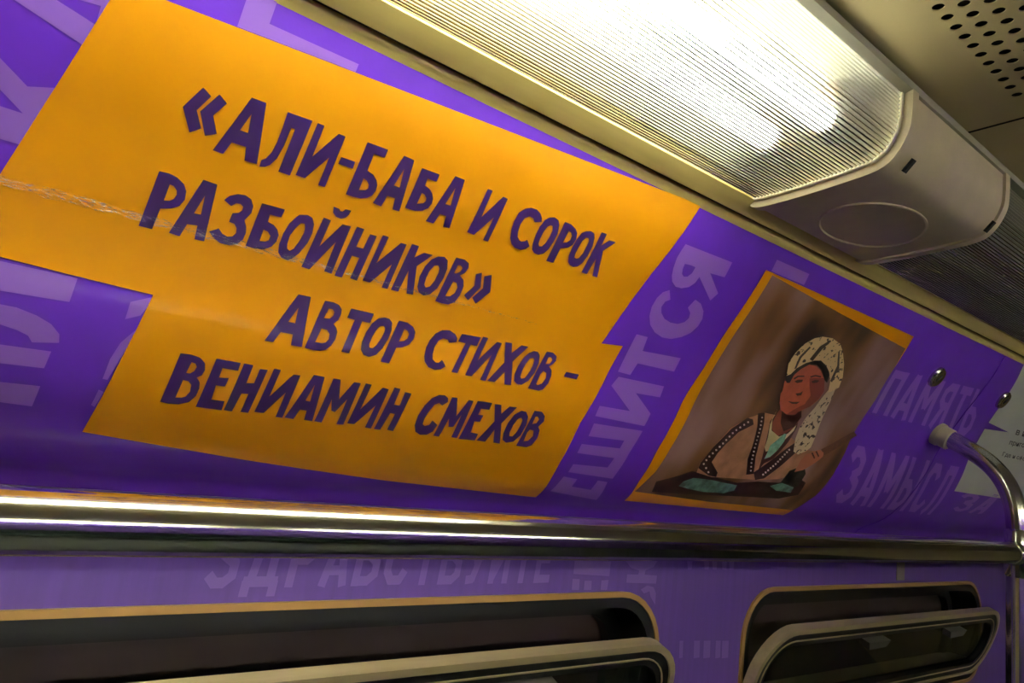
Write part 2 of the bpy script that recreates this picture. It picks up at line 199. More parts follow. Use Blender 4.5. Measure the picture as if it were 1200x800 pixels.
'line4':[[[(0.1122,0.2854),(0.1207,0.2849),(0.1278,0.2865),(0.1328,0.2909),(0.1345,0.2973),(0.1335,0.3025),(0.1301,0.3052),(0.1336,0.3093),(0.1349,0.3152),(0.1343,0.3232),(0.1307,0.3301),(0.1235,0.3337),(0.1157,0.3345),(0.1088,0.3336)],[(0.1225,0.2917),(0.1257,0.2924),(0.1275,0.2953),(0.1266,0.2997),(0.124,0.3024),(0.121,0.3024)],[(0.1205,0.3096),(0.1246,0.3098),(0.1279,0.313),(0.1286,0.3198),(0.1266,0.3251),(0.1237,0.3268),(0.1191,0.3273)]],[[(0.1403,0.2848),(0.1605,0.2849),(0.1605,0.2927),(0.1474,0.2926),(0.1472,0.302),(0.1552,0.301),(0.1545,0.3098),(0.147,0.31),(0.1473,0.3245),(0.1584,0.3244),(0.1587,0.3342),(0.1371,0.3341)]],[[(0.1633,0.2848),(0.1713,0.285),(0.1707,0.3033),(0.177,0.3022),(0.1778,0.2876),(0.1844,0.2872),(0.1814,0.3333),(0.1746,0.3334),(0.1756,0.3137),(0.1698,0.3142),(0.1674,0.3341),(0.1603,0.3337)]],[[(0.1894,0.2849),(0.1955,0.2851),(0.1941,0.3132),(0.2077,0.2875),(0.2142,0.2872),(0.2127,0.3339),(0.2064,0.3339),(0.2069,0.3067),(0.1946,0.3315),(0.1863,0.3313)]],[[(0.2259,0.2844),(0.2364,0.2848),(0.2414,0.3334),(0.2333,0.3332),(0.2321,0.3224),(0.2258,0.3224),(0.2232,0.3338),(0.2146,0.3332)],[(0.2301,0.2943),(0.2319,0.3124),(0.2272,0.312)]],[[(0.2451,0.2847),(0.2522,0.2846),(0.2581,0.3054),(0.2659,0.2849),(0.2728,0.285),(0.2727,0.3326),(0.2659,0.3333),(0.2659,0.3041),(0.2591,0.32),(0.2551,0.3186),(0.2512,0.3066),(0.2508,0.3335),(0.2434,0.3332)]],[[(0.2778,0.2841),(0.2842,0.2844),(0.283,0.3129),(0.2965,0.2855),(0.3033,0.2862),(0.3025,0.3331),(0.2958,0.3327),(0.2967,0.3063),(0.2834,0.3306),(0.276,0.3306)]],[[(0.3084,0.2832),(0.3152,0.2837),(0.3154,0.3021),(0.3217,0.3022),(0.3214,0.2863),(0.329,0.2867),(0.3273,0.3328),(0.3201,0.3321),(0.3207,0.3124),(0.3154,0.3121),(0.3128,0.3332),(0.3059,0.3331)]],[[(0.3735,0.2892),(0.3686,0.2945),(0.364,0.2919),(0.3597,0.2948),(0.3568,0.3033),(0.3554,0.3127),(0.3562,0.3196),(0.3593,0.3215),(0.3641,0.3196),(0.3654,0.3135),(0.3736,0.3182),(0.372,0.3269),(0.3664,0.332),(0.359,0.333),(0.352,0.3298),(0.3478,0.3221),(0.3467,0.3106),(0.3488,0.2977),(0.3534,0.288),(0.36,0.2829),(0.3666,0.2824),(0.3716,0.285)]],[[(0.376,0.2831),(0.3823,0.2827),(0.3908,0.3042),(0.3969,0.283),(0.403,0.2831),(0.4044,0.3311),(0.3971,0.3308),(0.3962,0.3017),(0.3932,0.3178),(0.3877,0.3186),(0.3834,0.3084),(0.3821,0.3322),(0.375,0.332)]],[[(0.4081,0.2823),(0.4273,0.2819),(0.4273,0.2905),(0.4163,0.2908),(0.4164,0.2986),(0.4232,0.2983),(0.4229,0.3068),(0.4157,0.3071),(0.4179,0.3216),(0.4281,0.3222),(0.4282,0.3312),(0.4068,0.332)]],[[(0.4309,0.2825),(0.4396,0.2823),(0.4449,0.293),(0.4511,0.2824),(0.4613,0.2819),(0.451,0.3049),(0.4627,0.331),(0.4535,0.3309),(0.4461,0.3138),(0.4423,0.3311),(0.4301,0.3309),(0.4408,0.3034)]],[[(0.4695,0.285),(0.4765,0.2857),(0.482,0.291),(0.4852,0.3019),(0.4847,0.3161),(0.4794,0.326),(0.4701,0.3286),(0.4636,0.3255),(0.4599,0.3169),(0.4592,0.3031),(0.4623,0.2915)],[(0.4732,0.2936),(0.47,0.2961),(0.4677,0.3044),(0.4678,0.3146),(0.4699,0.3194),(0.4744,0.3193),(0.4771,0.312),(0.4775,0.3017),(0.4768,0.2963)]],[[(0.4869,0.2823),(0.498,0.2823),(0.5046,0.2868),(0.5069,0.2936),(0.503,0.3018),(0.5075,0.3064),(0.5099,0.3166),(0.5078,0.3277),(0.5015,0.3313),(0.4863,0.3311)],[(0.4952,0.289),(0.4991,0.2922),(0.4979,0.2975),(0.4926,0.2995),(0.4921,0.2895)],[(0.4935,0.3071),(0.4992,0.3076),(0.502,0.315),(0.499,0.3221),(0.493,0.3237),(0.4916,0.3112)]]],
'yellow':[[[(0.0118,0.0346),(0.2169,0.0221),(0.5781,0.0005),(0.5552,0.0915),(0.5389,0.1862),(0.5718,0.1825),(0.5686,0.2371),(0.5614,0.2882),(0.5651,0.3463),(0.5785,0.4217),(0.3525,0.4088),(0.2084,0.394),(0.061,0.3763),(0.0714,0.3033),(0.0812,0.2412),(0.0291,0.2393),(-0.0174,0.237),(-0.042,0.2359),(-0.0271,0.1808),(-0.0074,0.1075)]]],
'border':[[[(0.7308,0.0365),(0.9132,0.0373),(1.1449,0.0389),(1.153,0.1293),(1.1552,0.2217),(1.1568,0.2935),(1.1574,0.3381),(1.1517,0.3781),(1.1454,0.417),(0.9278,0.4138),(0.7337,0.4108),(0.7227,0.3631),(0.716,0.3108),(0.7169,0.2343),(0.7243,0.1829),(0.7259,0.1297)]]],
'print':[[[(0.7464,0.0393),(0.9265,0.0503),(1.1426,0.0614),(1.1613,0.1582),(1.1594,0.2391),(1.168,0.3068),(1.1663,0.3543),(1.1478,0.396),(0.9041,0.3934),(0.7311,0.3855),(0.7381,0.3443),(0.7379,0.3025),(0.7391,0.2589),(0.7414,0.1704)]]],
'pale_corner':[[[(-0.0471,0.0667),(-0.028,0.0574),(-0.0179,0.0597),(0.0043,0.0648),(0.0003,0.08)]],[[(-0.0064,0.0542),(-0.0126,0.0514),(0.0126,0.0391),(0.0043,0.0648),(0.0047,0.0526)]],[[(-0.0395,0.1057),(-0.0228,0.1177),(-0.0084,0.1125),(-0.0204,0.1565),(-0.0312,0.1566),(-0.0423,0.1568),(-0.0455,0.1361),(-0.0347,0.1356),(-0.0221,0.1357),(-0.0364,0.125),(-0.0447,0.1181),(-0.0474,0.1006)]]],
'pale_low':[[[(-0.0314,0.2399),(-0.0169,0.2401),(0.0303,0.2406),(0.029,0.2599),(-0.0131,0.2614),(-0.0277,0.2616)]],[[(-0.026,0.2718),(-0.0113,0.2715),(-0.0011,0.2717),(0.0116,0.2751),(0.0215,0.2799),(0.028,0.2869),(0.0292,0.2941),(0.0127,0.2972),(0.0095,0.2923),(0.002,0.2892),(-0.0087,0.2869),(-0.0236,0.287)]],[[(-0.021,0.3032),(-0.006,0.303),(0.0258,0.3023),(0.0241,0.3175),(-0.0034,0.3185),(-0.0186,0.3191)]],[[(-0.0162,0.3352),(-0.0008,0.3348),(0.0247,0.3339),(0.0229,0.3548),(0.0022,0.3542),(-0.0136,0.3543)]],[[(0.0674,0.2505),(0.0836,0.2417),(0.0766,0.2597),(0.067,0.2652)]],[[(0.0778,0.2694),(0.067,0.3198),(0.0635,0.3196),(0.0647,0.3006),(0.0684,0.2855)]],[[(0.0631,0.33),(0.0669,0.3316),(0.0638,0.3478),(0.0611,0.3461)]]],
'pale_top':[[[(0.0841,0.0088),(0.0991,0.0016),(0.1033,0.0034),(0.1025,0.0189),(0.1712,0.0183),(0.1707,0.0246),(0.0831,0.0298)]],[[(0.7417,0.0198),(0.8167,0.019),(0.8167,0.0346),(0.7414,0.0353)]]],
'pale_word':[[[(0.5812,0.0461),(0.6672,0.0444),(0.6679,0.064),(0.6415,0.0659),(0.6726,0.0849),(0.6669,0.0966),(0.6282,0.0746),(0.6266,0.083),(0.6212,0.0901),(0.6109,0.0944),(0.6008,0.0951),(0.5913,0.0908),(0.5859,0.0845),(0.5821,0.0759),(0.5792,0.0634),(0.5799,0.0539)],[(0.5954,0.0667),(0.606,0.0656),(0.6139,0.0658),(0.6137,0.0737),(0.6099,0.0793),(0.6044,0.0809),(0.5995,0.0787),(0.5963,0.0728)]],[[(0.595,0.1013),(0.6046,0.1118),(0.5986,0.116),(0.5977,0.1234),(0.6028,0.1303),(0.6125,0.1361),(0.625,0.1383),(0.638,0.1372),(0.647,0.1324),(0.6503,0.1258),(0.6472,0.1192),(0.6384,0.114),(0.6424,0.1017),(0.6554,0.1042),(0.6669,0.112),(0.6727,0.1214),(0.6727,0.1322),(0.6669,0.1432),(0.6559,0.1515),(0.6408,0.1577),(0.6252,0.1591),(0.6091,0.1555),(0.596,0.1483),(0.5875,0.1382),(0.5834,0.1271),(0.5834,0.115),(0.5871,0.1063)]],[[(0.5832,0.1641),(0.6025,0.1637),(0.6061,0.1822),(0.6745,0.1782),(0.6756,0.1977),(0.6086,0.1989),(0.6061,0.2156),(0.5844,0.2151)]],[[(0.5892,0.2212),(0.6714,0.22),(0.6731,0.2354),(0.6285,0.2367),(0.669,0.2594),(0.6688,0.2777),(0.5794,0.2759),(0.5789,0.2619),(0.6313,0.2611),(0.5838,0.2341)]],[[(0.5834,0.2859),(0.6702,0.285),(0.6687,0.3217),(0.6719,0.3661),(0.5898,0.3627),(0.5881,0.3485),(0.6477,0.3474),(0.648,0.3308),(0.5826,0.3304),(0.5814,0.3166),(0.6476,0.3152),(0.6476,0.3029),(0.5852,0.3043)]],[[(0.5881,0.3712),(0.613,0.3735),(0.614,0.3881),(0.6508,0.3914),(0.649,0.3721),(0.6677,0.3732),(0.683,0.4162),(0.5878,0.4019)]]],
'fig_sash':[[[(0.7825,0.3496),(0.8092,0.3348),(0.8631,0.3408),(0.9282,0.3467),(0.9753,0.3387),(1.0314,0.3364),(1.0786,0.3223),(1.1045,0.3295),(1.1135,0.3571),(1.0702,0.3705),(0.9615,0.3747),(0.872,0.3795),(0.7641,0.3832),(0.755,0.3619)]]],
'fig_robe':[[[(0.8796,0.2314),(0.895,0.2242),(0.9298,0.2241),(0.9782,0.2506),(1.0455,0.2694),(1.0806,0.2682),(1.0784,0.2948),(1.0672,0.311),(1.0239,0.3292),(0.9724,0.3358),(0.9126,0.3387),(0.8599,0.3412),(0.8207,0.3364),(0.8142,0.3205),(0.8213,0.2909),(0.8371,0.2564),(0.8668,0.2368)]]],
'fig_cuff':[[[(1.0363,0.3111),(1.0661,0.2961),(1.0865,0.3122),(1.0902,0.3375),(1.0646,0.3505),(1.0346,0.3394)]]],
'fig_cloth':[[[(0.8083,0.3562),(0.8231,0.3467),(0.8653,0.3468),(0.9008,0.3496),(0.9329,0.3513),(0.9373,0.3629),(0.9187,0.3709),(0.8724,0.3726),(0.8344,0.3696),(0.8072,0.3659)]],[[(1.0148,0.3448),(1.0393,0.3357),(1.0814,0.3418),(1.0867,0.354),(1.041,0.3528)]]],
'fig_band':[[[(0.8634,0.2373),(0.8767,0.2378),(0.8838,0.2453),(0.8583,0.261),(0.844,0.2842),(0.8384,0.2992),(0.8374,0.3152),(0.8655,0.3317),(0.8697,0.3401),(0.8509,0.3391),(0.8172,0.3283),(0.8147,0.3191),(0.8213,0.2909),(0.8387,0.2586)]],[[(0.8822,0.2273),(0.8967,0.224),(0.9064,0.2398),(0.9146,0.2638),(0.9282,0.2941),(0.9506,0.3258),(0.934,0.329),(0.9132,0.3013),(0.9046,0.2728),(0.8939,0.2464)]],[[(1.007,0.2602),(1.0256,0.2717),(1.0066,0.3024),(0.9843,0.3315),(0.965,0.3365),(0.9481,0.3231),(0.9744,0.2945),(0.9925,0.2729)]]],
'fig_chest':[[[(0.9189,0.2356),(0.9277,0.2167),(0.9867,0.2236),(0.9922,0.2359),(0.9879,0.2626),(0.9744,0.2945),(0.9592,0.3046),(0.9565,0.3193),(0.9443,0.2923),(0.9327,0.2693)]]],
'fig_shirt':[[[(0.9214,0.2139),(0.9226,0.2327),(0.9324,0.2488),(0.9576,0.2558),(0.9764,0.2482),(0.9876,0.2326),(0.9881,0.2416),(0.9763,0.2587),(0.9647,0.2789),(0.9449,0.2839),(0.9369,0.2768),(0.9323,0.2616),(0.9222,0.2402)]]],
'fig_scarf':[[[(0.967,0.2494),(0.9736,0.2499),(0.9764,0.2613),(0.9721,0.278),(0.9636,0.2915),(0.9523,0.2969),(0.9507,0.286),(0.9474,0.2728),(0.9577,0.261)]]],
'fig_neck':[[[(0.9281,0.2103),(0.9261,0.2195),(0.9259,0.2372),(0.9342,0.2486),(0.953,0.255),(0.9689,0.2492),(0.9825,0.2397),(0.9886,0.226),(0.9839,0.2108),(0.951,0.2158)]]],
'fig_neckshade':[[[(0.9328,0.2134),(0.953,0.2181),(0.9796,0.2061),(0.9901,0.2178),(0.9837,0.2357),(0.9625,0.2462),(0.9458,0.2345)]]],
'fig_tail':[[[(1.0148,0.1651),(1.032,0.1611),(1.04,0.1835),(1.044,0.2067),(1.0492,0.2294),(1.0521,0.2474),(1.0541,0.2636),(1.0461,0.2717),(1.0304,0.2793),(1.0136,0.2755),(1.0009,0.2537),(0.9983,0.2362),(1.0014,0.2177),(1.0089,0.198),(1.011,0.1813)]]],
'fig_face':[[[(0.899,0.1687),(0.9127,0.1702),(0.9117,0.1563),(0.9191,0.1448),(0.9316,0.1352),(0.9502,0.1345),(0.9683,0.1391),(0.9913,0.1515),(1.007,0.1699),(1.0064,0.1828),(0.9968,0.1973),(0.9817,0.206),(0.9693,0.2142),(0.9473,0.2185),(0.9294,0.2141),(0.9174,0.2039),(0.9074,0.1894),(0.9082,0.1852)]]],
'fig_shade':[[[(0.9515,0.1548),(0.9876,0.1479),(1.0065,0.1678),(1.0049,0.1831),(0.9948,0.1986),(0.9768,0.2078),(0.9709,0.216),(0.9481,0.2194),(0.9628,0.2069),(0.9788,0.1959),(0.9807,0.1808),(0.962,0.1653)]]],
'fig_feature':[[[(0.9218,0.1661),(0.9266,0.162),(0.9387,0.1597),(0.9402,0.1635),(0.9303,0.1674)]],[[(0.9153,0.1617),(0.9209,0.1561),(0.9356,0.1533),(0.9381,0.1549),(0.9243,0.1579),(0.9186,0.1635)]],[[(0.9503,0.1519),(0.9603,0.1473),(0.9759,0.1464),(0.9775,0.1486),(0.9624,0.1494),(0.9535,0.1536)]],[[(0.9605,0.1589),(0.9677,0.1546),(0.9786,0.1538),(0.9762,0.1581),(0.9666,0.1607)]],[[(0.934,0.1981),(0.9476,0.1973),(0.964,0.1942),(0.9589,0.1992),(0.9474,0.2006)]],[[(0.941,0.1835),(0.9511,0.1807),(0.9555,0.1768),(0.9573,0.1838),(0.9485,0.1864)]]],
'fig_hair':[[[(0.9061,0.1714),(0.8926,0.162),(0.8866,0.1493),(0.8979,0.139),(0.9126,0.129),(0.9289,0.1204),(0.9483,0.1204),(0.9729,0.1278),(0.9934,0.1405),(1.0007,0.1539),(0.9913,0.1515),(0.9679,0.1371),(0.9476,0.1319),(0.9311,0.1347),(0.9191,0.1448),(0.9117,0.1563),(0.9127,0.1702)]]],
'fig_turban':[[[(0.8961,0.1613),(0.8831,0.1422),(0.8838,0.1249),(0.8897,0.1084),(0.903,0.0957),(0.9184,0.0896),(0.9421,0.0868),(0.9681,0.0906),(0.9866,0.1001),(1.0115,0.118),(1.0301,0.1379),(1.0375,0.1554),(1.0276,0.1642),(1.0181,0.1683),(1.0067,0.1516),(0.9885,0.1366),(0.9711,0.1287),(0.9513,0.1237),(0.9368,0.1268),(0.9206,0.1346),(0.908,0.1459),(0.9032,0.1569)]]],
'fig_fold':[[[(0.9235,0.1273),(0.9264,0.1044),(0.9391,0.0905),(0.9439,0.0916),(0.9363,0.1058),(0.933,0.1285)]],[[(1.0047,0.1497),(0.9971,0.1234),(0.9759,0.1024),(0.9794,0.1016),(1.0033,0.1235),(1.0118,0.1507)]],[[(0.9035,0.1481),(0.8974,0.1285),(0.9043,0.1094),(0.9086,0.1102),(0.9033,0.129),(0.9072,0.1465)]]],
'fig_neckboard':[[[(1.0851,0.2633),(1.1544,0.2212),(1.1704,0.227),(1.104,0.2725)]]],
'fig_hand':[[[(1.0496,0.3114),(1.0467,0.2888),(1.0509,0.277),(1.067,0.2693),(1.082,0.2642),(1.0976,0.2682),(1.1018,0.2752),(1.0969,0.2818),(1.0858,0.2932),(1.0702,0.3052)]]],
'fig_finger':[[[(1.0631,0.2727),(1.0661,0.2709),(1.0823,0.2799),(1.0805,0.2821)]],[[(1.0719,0.2687),(1.0754,0.2673),(1.0908,0.2754),(1.0889,0.2777)]]],
'fig_dot':[[[(0.8655,0.243),(0.8688,0.2418),(0.8714,0.2441),(0.8683,0.2452)]],[[(0.8594,0.2481),(0.8626,0.2468),(0.8653,0.2491),(0.8622,0.2502)]],[[(0.8534,0.2531),(0.8566,0.2518),(0.8593,0.2542),(0.8562,0.2553)]],[[(0.8476,0.2581),(0.8507,0.2568),(0.8534,0.2592),(0.8505,0.2603)]],[[(0.8432,0.2637),(0.8462,0.2624),(0.849,0.2648),(0.8461,0.2659)]],[[(0.8401,0.2697),(0.8431,0.2685),(0.8459,0.2709),(0.843,0.272)]],[[(0.8371,0.2758),(0.8401,0.2746),(0.8429,0.277),(0.8401,0.2781)]],[[(0.8342,0.282),(0.8372,0.2807),(0.8401,0.2832),(0.8373,0.2843)]],[[(0.8313,0.2881),(0.8342,0.2868),(0.8372,0.2893),(0.8343,0.2904)]],[[(0.828,0.294),(0.8309,0.2928),(0.8339,0.2953),(0.8311,0.2964)]],[[(0.8248,0.3),(0.8277,0.2988),(0.8307,0.3013),(0.8279,0.3024)]],[[(0.8217,0.306),(0.8245,0.3048),(0.8276,0.3074),(0.8248,0.3084)]],[[(0.8202,0.3126),(0.823,0.3114),(0.8261,0.314),(0.8233,0.3151)]],[[(0.8197,0.3194),(0.8225,0.3181),(0.8256,0.3208),(0.8229,0.3219)]],[[(0.8302,0.3257),(0.8331,0.3244),(0.8363,0.3271),(0.8336,0.3282)]],[[(0.8412,0.3322),(0.844,0.3309),(0.8475,0.3337),(0.8448,0.3348)]],[[(0.893,0.2318),(0.8958,0.2307),(0.8982,0.2327),(0.8954,0.2337)]],[[(0.8954,0.2377),(0.8983,0.2366),(0.9006,0.2386),(0.8979,0.2396)]],[[(0.8979,0.2436),(0.9007,0.2425),(0.9031,0.2445),(0.9003,0.2455)]],[[(0.9003,0.2496),(0.9032,0.2485),(0.9056,0.2505),(0.9029,0.2515)]],[[(0.9023,0.2556),(0.9052,0.2544),(0.9076,0.2565),(0.9049,0.2575)]],[[(0.9041,0.2616),(0.9069,0.2605),(0.9095,0.2626),(0.9068,0.2636)]],[[(0.9061,0.2677),(0.9089,0.2666),(0.9115,0.2688),(0.9088,0.2697)]],[[(0.9082,0.2739),(0.911,0.2728),(0.9137,0.275),(0.911,0.2759)]],[[(0.9109,0.2802),(0.9137,0.2791),(0.9164,0.2813),(0.9138,0.2823)]],[[(0.9141,0.2866),(0.9168,0.2855),(0.9196,0.2877),(0.917,0.2887)]],[[(0.9174,0.2931),(0.9201,0.2919),(0.923,0.2942),(0.9204,0.2952)]],[[(0.9208,0.2996),(0.9235,0.2985),(0.9265,0.3008),(0.9238,0.3018)]],[[(0.9247,0.3062),(0.9274,0.3051),(0.9304,0.3074),(0.9277,0.3084)]],[[(0.9299,0.3129),(0.9326,0.3118),(0.9357,0.3142),(0.933,0.3152)]],[[(0.9353,0.3198),(0.938,0.3186),(0.9411,0.3211),(0.9385,0.322)]],[[(0.9974,0.2735),(1.0009,0.2721),(1.0045,0.2748),(1.0011,0.276)]],[[(0.9952,0.2781),(0.9987,0.2768),(1.0022,0.2795),(0.9989,0.2806)]],[[(0.993,0.2828),(0.9965,0.2814),(1.0001,0.2841),(0.9967,0.2853)]],[[(0.9909,0.2875),(0.9944,0.2861),(0.998,0.2889),(0.9947,0.29)]],[[(0.9889,0.2922),(0.9924,0.2908),(0.9961,0.2936),(0.9927,0.2948)]],[[(0.987,0.2969),(0.9904,0.2955),(0.9941,0.2983),(0.9908,0.2995)]],[[(0.9849,0.3016),(0.9883,0.3002),(0.9921,0.303),(0.9888,0.3042)]],[[(0.982,0.3059),(0.9854,0.3046),(0.9892,0.3074),(0.9859,0.3086)]],[[(0.9792,0.3103),(0.9825,0.3089),(0.9863,0.3118),(0.9831,0.313)]],[[(0.9764,0.3147),(0.9797,0.3133),(0.9836,0.3162),(0.9803,0.3174)]],[[(0.9737,0.3191),(0.977,0.3177),(0.9809,0.3207),(0.9777,0.3218)]],[[(0.9711,0.3235),(0.9744,0.3222),(0.9783,0.3251),(0.9751,0.3263)]]],
'pt_btn1':(1.2927,0.0864),
'pt_btn2':(1.5979,0.0827),
'pt_bracket':(1.4722,0.1885),
'pt_sTop':(1.4682,0.0061),
'pt_seam':(1.4942,0.2597),
'pt_white0':(1.5496,-0.0409),
'pt_white1':(1.665,0.3017),
'pt_spike':[(1.6088,0.1363),(1.7393,0.1435),(1.6162,0.1522)],
'pt_pamyat':[(1.1584,0.0992),(1.5136,0.0773),(1.5773,0.1786),(1.1763,0.1814)],
'pt_zamysl':[(1.1749,0.2438),(1.6222,0.2454),(1.6587,0.3734),(1.237,0.3664)],
'pt_za':[(1.7113,0.3026),(1.9548,0.2912),(1.9045,0.3538),(1.7344,0.3538)],
'pt_t1':[(1.7705,0.1323),(1.8513,0.1301),(1.8634,0.1426),(1.7815,0.1445)],
'pt_t2':[(1.7788,0.1608),(1.9003,0.1568),(1.9122,0.1697),(1.7893,0.1731)],
'pt_t3':[(1.7857,0.1895),(1.9535,0.1867),(1.9651,0.2),(1.7955,0.2021)],
'wallmarks':[[[(0.695,-0.138),(0.7676,-0.1387),(0.7671,-0.1599),(0.6945,-0.1562)]],[[(0.6939,-0.1628),(0.7079,-0.1634),(0.7084,-0.1784),(0.6945,-0.1781)]],[[(0.7176,-0.1657),(0.7319,-0.1659),(0.7327,-0.1788),(0.7178,-0.1785)]],[[(0.7513,-0.1656),(0.7661,-0.1651),(0.7647,-0.1794),(0.7515,-0.1792)]],[[(0.7982,-0.1374),(0.8706,-0.1371),(0.8625,-0.1468),(0.8446,-0.1516),(0.8436,-0.1581),(0.8723,-0.1597),(0.8712,-0.1718),(0.8042,-0.1695),(0.8043,-0.1573),(0.8291,-0.158),(0.8301,-0.1516),(0.8118,-0.148)]],[[(0.8374,-0.1801),(0.8512,-0.1744),(0.8663,-0.177),(0.8731,-0.1868),(0.8734,-0.2036),(0.8607,-0.1913),(0.8578,-0.1829),(0.8454,-0.1862)]],[[(0.943,-0.1367),(0.9561,-0.1366),(0.9562,-0.1506),(0.9463,-0.1506)]],[[(0.9867,-0.1364),(1.0005,-0.1364),(1.0004,-0.1507),(0.9901,-0.1507)]],[[(1.0083,-0.1363),(1.0223,-0.1363),(1.0222,-0.1508),(1.0117,-0.1507)]],[[(1.0347,-0.1362),(1.0491,-0.1361),(1.0489,-0.1508),(1.0381,-0.1508)]],[[(1.055,-0.1361),(1.0697,-0.136),(1.0695,-0.1509),(1.0585,-0.1508)]],[[(0.9401,-0.261),(0.9489,-0.2616),(0.9504,-0.2873),(0.9418,-0.2879)]],[[(0.9766,-0.2632),(0.9916,-0.2641),(0.9931,-0.2904),(0.9783,-0.2906)]],[[(1.0018,-0.2647),(1.0198,-0.2658),(1.0211,-0.2925),(1.0033,-0.2924)]],[[(1.0341,-0.2666),(1.0474,-0.2674),(1.0487,-0.2945),(1.0356,-0.2948)]],[[(1.0518,-0.2677),(1.0698,-0.2688),(1.0711,-0.2961),(1.0533,-0.2961)]]],
}
PROF=[(.470,.2965),(.4865,.262),(.511,.222),(.537,.184),(.5655,.138),(.5835,.106),(.599,.072),(.6155,.042),(.636,.010),(.6545,-.012),(.678,-.036),(.703,-.052),(.727,-.064),(.742,-.079)]
def catmull(P,n=12):
    out=[]
    Q=[(2*P[0][0]-P[1][0],2*P[0][1]-P[1][1])]+list(P)+[(2*P[-1][0]-P[-2][0],2*P[-1][1]-P[-2][1])]
    for i in range(1,len(Q)-2):
        a,b,c,d=Q[i-1],Q[i],Q[i+1],Q[i+2]
        for k in range(n):
            t=k/n
            out.append(tuple(.5*(2*b[j]+(c[j]-a[j])*t+(2*a[j]-5*b[j]+4*c[j]-d[j])*t*t+(3*b[j]-a[j]-3*c[j]+d[j])*t**3) for j in (0,1)))
    out.append(tuple(P[-1])); return out
CP=catmull(PROF)
CS=[0.]
for i in range(1,len(CP)): CS.append(CS[-1]+math.hypot(CP[i][0]-CP[i-1][0],CP[i][1]-CP[i-1][1]))
# ---------------------------------------------------------------- the cove: curved panels above the windows
CMAX = CS[-1]
S0 = .1835                                  # line of the cove's crease and of the glint added along it
def prof_at(s):
    i = 0
    while i < len(CS)-2 and CS[i+1] < s: i += 1
    t = (s-CS[i])/(CS[i+1]-CS[i])
    return (CP[i][0]+(CP[i+1][0]-CP[i][0])*t, CP[i][1]+(CP[i+1][1]-CP[i][1])*t)
def prof_n(s):
    a = prof_at(max(0, s-.004)); b = prof_at(min(CMAX, s+.004))
    dy, dz = b[0]-a[0], b[1]-a[1]; l = math.hypot(dy, dz)
    return (dz/l, -dy/l)                     # towards the aisle
def ridge(x, s): return 0.
def cove(x, s, off=0.):
    y, z = prof_at(s); n = prof_n(s); o = off+ridge(x, s)
    return Vector((x, y+n[0]*o, z+n[1]*o+H))
S_CUTS = sorted(set([round(.005*k, 5) for k in range(1, int(CMAX/.005)+1)]+[round(S0+d, 5) for d in (-.005, -.0035, -.0028, -.0021, -.0014, -.0007, 0., .0007, .0014, .0021, .0028, .0035, .005)]))
def flat_mesh(glyphs, xcut=.05, stagger=False):
    """fill (X, s) outlines with holes, then cut them so that they follow the curve"""
    bm = bmesh.new()
    for gi, g in enumerate(glyphs):
        lift = .00003*(gi % 11) if stagger else 0.
        loops = [[Vector((x, s, lift)) for x, s in lp] for lp in g]
        flat = [v for lp in loops for v in lp]
        vs = [bm.verts.new(v) for v in flat]
        for t in tessellate_polygon(loops):
            try:
                f = bm.faces.new([vs[i] for i in t])
            except ValueError: pass
    lo = min(v.co.y for v in bm.verts); hi = max(v.co.y for v in bm.verts)
    x0 = min(v.co.x for v in bm.verts); x1 = max(v.co.x for v in bm.verts)
    for c in S_CUTS:
        if lo < c < hi: bmesh.ops.bisect_plane(bm, geom=bm.verts[:]+bm.edges[:]+bm.faces[:], dist=1e-7, plane_co=(0, c, 0), plane_no=(0, 1, 0))
    k = math.ceil(x0/xcut)*xcut
    while k < x1:
        bmesh.ops.bisect_plane(bm, geom=bm.verts[:]+bm.edges[:]+bm.faces[:], dist=1e-7, plane_co=(k, 0, 0), plane_no=(1, 0, 0)); k += xcut
    return bm
def cove_print(name, glyphs, material, off, parent=None, xcut=.05, stagger=False):
    bm = flat_mesh(glyphs, xcut, stagger)
    for v in bm.verts: v.co = cove(v.co.x, min(max(v.co.y, 0), CMAX), off+v.co.z)
    for f in bm.faces:
        f.normal_update()
        if f.normal.y > 0: f.normal_flip()
    return link(name, bm, material, parent, smooth=True)
def text_polys(txt, bold=.012):
    cu = bpy.data.curves.new('lettering_font', 'FONT'); cu.body = txt; cu.resolution_u = 3; cu.offset = bold; cu.fill_mode = 'FRONT'
    o = bpy.data.objects.new('lettering_font', cu); COL.objects.link(o)
    dg = bpy.context.evaluated_depsgraph_get(); me = o.evaluated_get(dg).to_mesh()
    co = [v.co.copy() for v in me.vertices]; tris = [tuple(p.vertices) for p in me.polygons]
    o.evaluated_get(dg).to_mesh_clear(); COL.objects.unlink(o); bpy.data.objects.remove(o); bpy.data.curves.remove(cu)
    x0 = min(c.x for c in co); x1 = max(c.x for c in co); y0 = min(c.y for c in co); y1 = max(c.y for c in co)
    return [((c.x-x0)/(x1-x0), (c.y-y0)/(y1-y0)) for c in co], tris
def quad_text(txt, q):
    """lettering laid into a (X, s) quad: top-left, top-right, bottom-right, bottom-left"""
    uv, tris = text_polys(txt); P = []
    for u, v in uv:
        t = [q[0][i]+(q[1][i]-q[0][i])*u for i in (0, 1)]; b = [q[3][i]+(q[2][i]-q[3][i])*u for i in (0, 1)]
        P.append((b[0]+(t[0]-b[0])*v, b[1]+(t[1]-b[1])*v))
    return [[[P[i] for i in t]] for t in tris]
